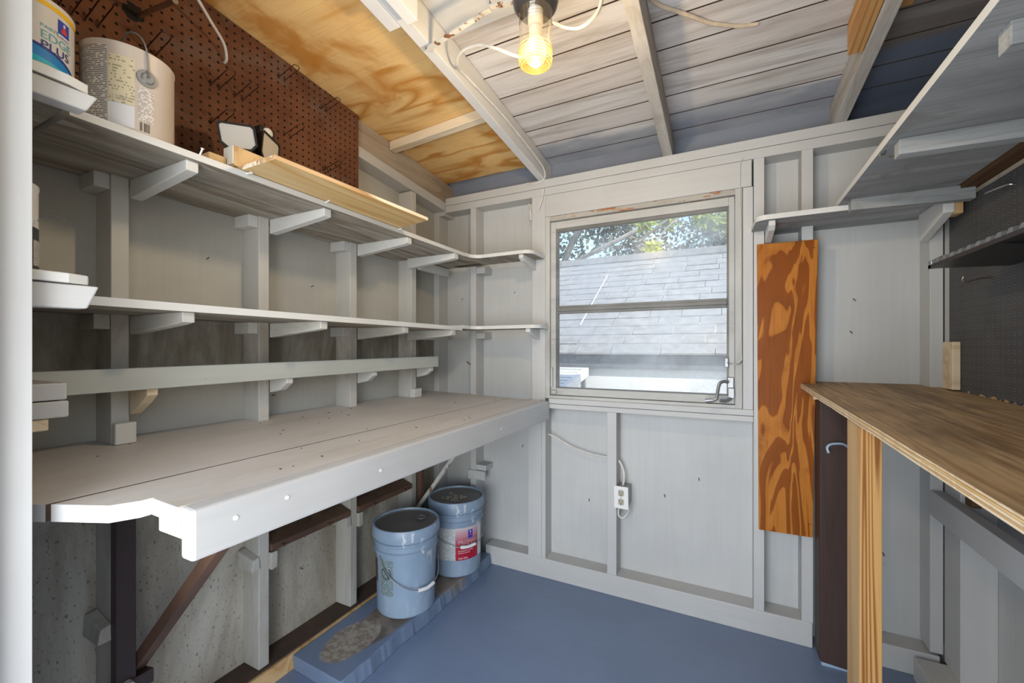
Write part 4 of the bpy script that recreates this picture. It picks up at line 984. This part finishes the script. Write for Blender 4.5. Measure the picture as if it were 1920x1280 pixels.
obj('rib', MB().prism([(.545, 1.4305), (.70, 1.400), (.70, 1.426), (.545, 1.4305)][:3], 'Y', 1.30, 1.304), 'black_metal', t)

# ------------------------------------------------------------------ right: shelves
t = thing('corner_shelf', 'grey-white corner shelf on the back wall right of the window, with rounded end', 'shelf', (.4, 1.95, 1.70))
poly = arc(.112 + .05, 1.862 + .05, .05, 180, 270)
poly = [(.108, 2.036)] + [(.112, 1.93)] + arc(.152, 1.902, .04, 180, 270)[2:] + [(.69, 1.862), (.69, 2.036), (.671, 2.036), (.671, 2.126), (.326, 2.126), (.326, 2.036), (.283, 2.036), (.283, 2.126), (.158, 2.126), (.158, 2.036)]
obj('shelf_board', MB().prism(poly, 'Z', 1.690, 1.709, (0, 1, 1)), ['shelf', 'frieze', ], t) if False else obj('shelf_board', MB().prism(poly, 'Z', 1.690, 1.709, (0, 1, 1)), ['shelf', 'under_r'], t)
prof = [(YS - .001, 1.689), (1.875, 1.689), (1.873, 1.670), (1.895, 1.655), (YS - .001, 1.637)]
obj('bracket', MB().prism(prof, 'X', .158, .180), 'shelf', t, .002)
prof = [(YS - .001, 1.689), (1.845, 1.689), (1.845, 1.640), (YS - .001, 1.588)]
obj('bracket', MB().prism(prof, 'X', .640, .668), 'shelf', t, .003)
obj('bracket_block', MB().box(.6685, .690, 1.85, 1.90, 1.635, 1.688), 'fir_pale', t, .002)

t = thing('wall_shelf', 'long grey-washed wooden shelf high on the right wall above the grey pegboard', 'shelf', (.53, 1.2, 1.71))
obj('shelf_board', MB().hexa([(.360, .27, 1.7105), (.66, .27, 1.7105), (.66, 2.03, 1.7105), (.368, 2.03, 1.7105), (.360, .27, 1.729), (.66, .27, 1.729), (.66, 2.03, 1.729), (.368, 2.03, 1.729)], [0, 1, 1, 1, 1, 1]), ['under_r', 'shelf'], t, .001)
obj('second_board', MB().box(.372, .66, .27, 1.55, 1.7295, 1.742), 'rafter_g', t, .001)
obj('wall_ledger', MB().box(.664, .708, .27, 1.85, 1.700, 1.745), 'dark_board', t)
for yb, xa in ((1.80, .392), (1.335, .384), (.93, .400)):
    obj('cleat', MB().hexa([(xa, yb, 1.672), (.70, yb, 1.665), (.70, yb + .035, 1.665), (xa, yb + .035, 1.672), (xa, yb, 1.7103), (.70, yb, 1.7103), (.70, yb + .035, 1.7103), (xa, yb + .035, 1.7103)]), 'under_r', t, .002)
obj('bent_nail', MB().tube([(.375, 1.40, 1.71), (.372, 1.395, 1.700), (.362, 1.392, 1.697)], .0025, 6), 'steel', t)
obj('bent_nail', MB().tube([(.378, 1.35, 1.6765), (.366, 1.345, 1.674)], .0022, 6), 'steel', t)

# ------------------------------------------------------------------ ceiling light and its cables
LC = (-.438, 1.010)
t = thing('ceiling_light', 'round dark ceiling lamp holder with lit bulb in clear ribbed jar', 'light', (LC[0], LC[1], 2.13))
c = (LC[0], LC[1], 0)
obj('canopy', MB().lathe([(0, 2.150), (.046, 2.150), (.056, 2.140), (.0605, 2.122), (.060, 2.108), (.056, 2.092), (.047, 2.080), (.044, 2.078), (.043, 2.084), (0, 2.085)], c, 48), 'fixture', t)
obj('socket', MB().lathe([(0, 2.084), (.020, 2.084), (.020, 2.050), (.017, 2.044), (0, 2.044)], c, 24), 'bulb_base', t)
pr = [(.0395, 2.080)]
for i in range(5):
    z = 2.076 - i * .0075; pr += [(.0435, z), (.0410, z - .0037)]
pr += [(.0425, 2.034), (.0425, 1.985)]
jar = obj('glass_jar', MB().lathe(pr, c, 48), 'jar', t)
pr = [(.0425, 1.985)]
for i in range(4):
    z = 1.984 - i * .0085; pr += [(.0440, z - .002), (.0415, z - .0062)]
for i in range(1, 12):
    a = i * PI / 24; pr.append(((.0425) * math.cos(a) + (.0014 if i % 2 else -.0006), 1.950 - .018 * math.sin(a)))
pr += [(.004, 1.9315), (0, 1.9315)]
obj('ribbed_lens', MB().lathe(pr, c, 48), 'jar_lens', jar)
bl = obj('bulb', MB().lathe([(0, 1.942), (.012, 1.943), (.022, 1.951), (.0275, 1.963), (.029, 1.978), (.0275, 1.992), (.021, 2.004), (.016, 2.010)], c, 32), 'bulb', t)
obj('bulb_collar', MB().lathe([(.0165, 2.011), (.018, 2.036), (.013, 2.044), (.013, 2.050)], c, 24), 'bulb_base', bl)
pd = bpy.data.lights.new('bulb_glow', 'POINT'); pd.energy = 10.0; pd.color = (1, .76, .47); pd.shadow_soft_size = .03
po = bpy.data.objects.new('bulb_glow', pd); COL.objects.link(po); po.location = (LC[0], LC[1], 1.90); po['kind'] = 'helper'
tag(obj('metal_strap', MB().hexa([(-.848, 1.068, 2.152), (-.60, 1.035, 2.164), (-.60, 1.050, 2.164), (-.848, 1.086, 2.152), (-.848, 1.068, 2.156), (-.60, 1.035, 2.168), (-.60, 1.050, 2.168), (-.848, 1.086, 2.156)])
    .hexa([(-.60, 1.035, 2.164), (-.592, 1.034, 2.164), (-.592, 1.049, 2.164), (-.60, 1.05, 2.164), (-.60, 1.035, 2.190), (-.592, 1.034, 2.190), (-.592, 1.049, 2.19), (-.60, 1.05, 2.19)])
    .hexa([(-.592, 1.034, 2.172), (-.495, 1.018, 2.140), (-.495, 1.038, 2.140), (-.592, 1.049, 2.172), (-.592, 1.034, 2.176), (-.495, 1.018, 2.144), (-.495, 1.038, 2.144), (-.592, 1.049, 2.176)]), 'rust_pale', None, loc=(-.848, 1.077, 2.154)),
    'perforated white metal strap from the white rafter to the ceiling lamp', 'strap')
tag(obj('cable', MB().tube(smooth_path([(-.450, 1.080, 2.020), (-.52, 1.085, 2.036), (-.595, 1.08, 2.081), (-.661, 1.10, 2.124), (-.722, 1.12, 2.146), (-.766, 1.14, 2.150), (-.793, 1.17, 2.148), (-.812, 1.20, 2.160), (-.8242, 1.245, 2.178), (-.8242, 1.395, 2.180), (-.8242, 1.57, 2.178), (-.8242, 1.78, 2.160), (-.8242, 1.93, 2.143), (-.822, 2.00, 2.125), (-.828, 2.034, 2.096), (-.850, 2.034, 2.074), (-.89, 2.034, 2.068), (-.93, 2.034, 2.078)]), .0045, 8), 'cable', None, loc=(-.49, 1.03, 2.075)),
    'white cable stapled along the white rafter from lamp to back wall', 'cable')
tag(obj('cable', MB().tube(smooth_path([(-.392, 1.02, 2.045), (-.357, 1.02, 2.020), (-.324, 1.02, 2.008), (-.290, 1.01, 2.008), (-.262, 1.0, 2.03), (-.2495, .97, 2.09), (-.2495, .92, 2.15)]), .0045, 8), 'cable_old', None, loc=(-.385, 1.025, 2.085)),
    'yellowed cable drooping from lamp to the middle grey rafter', 'cable')
tag(obj('cable', MB().tube(smooth_path([(-.2025, 1.20, 2.240), (-.196, 1.30, 2.247), (-.168, 1.351, 2.246), (-.097, 1.418, 2.241), (-.038, 1.477, 2.237), (.008, 1.508, 2.235), (.054, 1.533, 2.233), (.10, 1.549, 2.236)]), .006, 8), 'cable_old', None, loc=(-.2, .96, 2.185)),
    'yellowed cable arcing across roof boards right of the middle rafter', 'cable')
tag(obj('cable', MB().tube(smooth_path([(-.835, 2.033, 2.035), (-.84, 2.030, 1.99), (-.853, 2.03, 1.95), (-.868, 2.034, 1.925)]), .004, 8).tube(smooth_path([(-.93, 2.06, 1.975), (-.91, 2.05, 1.945), (-.912, 2.035, 1.93), (-.908, 2.034, 1.88)]), .005, 8), 'cable', None, loc=(-.85, 2.03, 1.95)),
    'short white cable ends on the back wall left of the window corner', 'cable')

# ------------------------------------------------------------------ outside
gr = struct('ground', MB().box(-30, 30, 2.6, 60, -1.3, -1.2).box(-12, 12, -14, -.3, -.30, -.2), 'ground')
t = thing('neighbour_house', 'low white outbuilding with grey shingle roof outside the window', 'building', (-.4, 4.5, -1.2))
obj('house_wall', box(-6, 6, 3.135, 3.4, -1.2, 1.10), 'ext_white', t)
obj('fascia', MB().hexa([(-6, 3.105, 1.055), (6, 3.105, 1.055), (6, 3.32, 1.055), (-6, 3.32, 1.055), (-6, 3.10, 1.155), (6, 3.10, 1.155), (6, 3.32, 1.20), (-6, 3.32, 1.20)]), 'ext_grey', t)
rf = MB(); y0, z0 = 3.07, 1.160; st_ = .128; k = 0
def row(y0, z0, dy, dz, xo):
    x = -6 + xo
    while x < 6:
        w = random.uniform(.24, .36); dd = random.uniform(-.004, .004)
        rf.hexa([(x, y0, z0 - .004), (x + w - .004, y0, z0 - .004), (x + w - .004, y0 + dy * 1.1, z0 + dz * 1.1 - .008), (x, y0 + dy * 1.1, z0 + dz * 1.1 - .008),
                 (x, y0 + dd, z0 + .008), (x + w - .004, y0 + dd, z0 + .008), (x + w - .004, y0 + dy * 1.1, z0 + dz * 1.1), (x, y0 + dy * 1.1, z0 + dz * 1.1)])
        x += w
for k in range(15):
    dy, dz = st_ * .866 * 1.13, st_ * .5 * 1.13
    row(y0, z0, dy, dz, -random.uniform(0, .3)); y0 += dy; z0 += dz
obj('roof', rf, 'shingle', t)
obj('ridge_cap', MB().hexa([(-6, y0 - .12, z0 - .055), (6, y0 - .12, z0 - .055), (6, y0 + .1, z0 - .06), (-6, y0 + .1, z0 - .06), (-6, y0 - .10, z0 + .02), (6, y0 - .10, z0 + .02), (6, y0 + .02, z0 + .03), (-6, y0 + .02, z0 + .03)]), 'shingle', t)
obj('back_slope', MB().hexa([(-6, y0, z0 - .02), (6, y0, z0 - .02), (6, y0 + 1.2, z0 - .7), (-6, y0 + 1.2, z0 - .7), (-6, y0, z0), (6, y0, z0), (6, y0 + 1.2, z0 - .68), (-6, y0 + 1.2, z0 - .68)]), 'shingle', t)
obj('pale_streak', MB().hexa([(-1.085, 3.45, 1.40), (-1.076, 3.45, 1.40), (-1.092, 4.45, 1.976), (-1.10, 4.45, 1.976), (-1.085, 3.45, 1.404), (-1.076, 3.45, 1.404), (-1.092, 4.45, 1.982), (-1.10, 4.45, 1.982)]), 'ext_white', t)
t = thing('slatted_table', 'white slatted flat top standing outside low in the window', 'table', (-1.05, 2.9, -1.2))
def zt_(y_): return 1.052 - (3.06 - y_) * .19
def tilt(x0, x1, y0, y1, lo, hi): return MB().hexa([(x0, y0, zt_(y0) + lo), (x1, y0, zt_(y0) + lo), (x1, y1, zt_(y1) + lo), (x0, y1, zt_(y1) + lo), (x0, y0, zt_(y0) + hi), (x1, y0, zt_(y0) + hi), (x1, y1, zt_(y1) + hi), (x0, y1, zt_(y1) + hi)])
obj('side_rail', tilt(-.93, -.895, 2.50, 3.06, -.055, .004), 'white_pl', t)
obj('end_rail', tilt(-1.6, -.93, 3.03, 3.06, -.055, .004), 'white_pl', t)
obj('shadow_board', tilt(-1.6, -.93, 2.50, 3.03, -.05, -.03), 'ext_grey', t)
for i in range(7): obj('slat', tilt(-1.6, -.931, 2.505 + i * .075, 2.555 + i * .075, -.028, -.004), 'white_pl', t)
for x in (-1.48, -.94):
    for y_ in (2.52, 3.01): obj('leg', box(x, x + .03, y_, y_ + .03, -1.2, zt_(y_) - .056), 'ext_grey', t)

def tree(label, base, h, crown, nl, leaf, ls, branches, name='tree'):
    t = thing(name, label, 'tree', base)
    obj('trunk', MB().tube(smooth_path([base, (base[0] + .1, base[1], base[2] + h * .4), (base[0] - .1, base[1] + .1, base[2] + h)]), [.14] * 8 + [.10] * 9, 10), 'bark', t)
    for pts, r in branches: obj('branch', MB().tube(smooth_path(pts), r, 8), 'bark', t)
    mb = MB()
    cl = [(Vector(c), r) for c, r in crown]; cc = []
    for c, r in cl:
        for _ in range(14):
            d = Vector((random.gauss(0, 1), random.gauss(0, 1), random.gauss(0, 1))).normalized() * r * random.uniform(.3, 1); cc.append((c + d, r * .30))
    for i in range(nl):
        c, r = random.choice(cc)
        p = c + Vector((random.gauss(0, 1), random.gauss(0, 1), random.gauss(0, 1))) * r * .6
        a = Vector((random.gauss(0, 1), random.gauss(0, 1), random.gauss(-.4, .7))).normalized(); b = a.orthogonal().normalized(); w = ls * random.uniform(.6, 1.3)
        mb.add([p, p + a * w * .5 + b * w * .28, p + a * w, p + a * w * .5 - b * w * .28], [(0, 1, 2, 3)])
    f = obj('foliage', mb, leaf, t); f['kind'] = 'stuff'
tree('mossy grey-green tree with bare pale limbs behind the neighbouring roof', (-3.4, 9.0, -1.2), 4.6,
     [((-4.6, 9.2, 3.6), 1.3), ((-3.0, 9.4, 4.4), 1.4), ((-1.6, 9.6, 3.6), 1.1), ((-2.2, 9.2, 5.0), 1.1), ((-4.2, 9, 5.2), 1.3), ((-.6, 9.8, 3.3), .9)], 9000, 'leaf_grey', .13,
     [([(-3.4, 9, 2.6), (-2.9, 8.7, 3.5), (-2.3, 8.5, 4.1), (-1.5, 8.5, 4.7)], .075), ([(-3.4, 9, 2.9), (-2.6, 8.8, 3.2), (-1.6, 8.8, 3.6), (-.6, 9, 4.2)], .05), ([(-3.45, 9, 2.4), (-4.2, 8.9, 3.4), (-4.6, 9, 4.6)], .06)])
tree('far grey-green bushy tree behind the roof, right half of the window', (.9, 11.5, -1.2), 4.4,
     [((.2, 11.5, 4.0), .9), ((1.4, 11.6, 4.2), 1.2), ((2.6, 11.6, 4.3), 1.3)], 5000, 'leaf_grey', .14, [([(.9, 11.5, 2.8), (.3, 11.4, 3.8), (-.2, 11.4, 4.9)], .05)])
tree('bright yellow-green leafy branch tree near the window, top right', (3.6, 7.3, -1.2), 4.8,
     [((.05, 7.0, 3.10), .17), ((-.30, 6.9, 3.16), .16), ((-.15, 6.9, 3.08), .12), ((-.75, 7.0, 3.22), .13), ((.22, 7.0, 3.05), .2), ((-1.1, 6.9, 3.2), .09), ((-.95, 6.7, 2.72), .08), ((.5, 7.1, 3.2), .25)], 800, 'leaf_bright', .12,
     [([(3.6, 7.3, 2.6), (1.6, 7, 3.25), (.6, 7, 3.35), (-.5, 6.9, 3.3), (-1.2, 6.9, 2.9)], .022), ([(-.5, 6.9, 3.3), (-.8, 6.8, 3.0), (-1.0, 6.75, 2.7)], .014)])
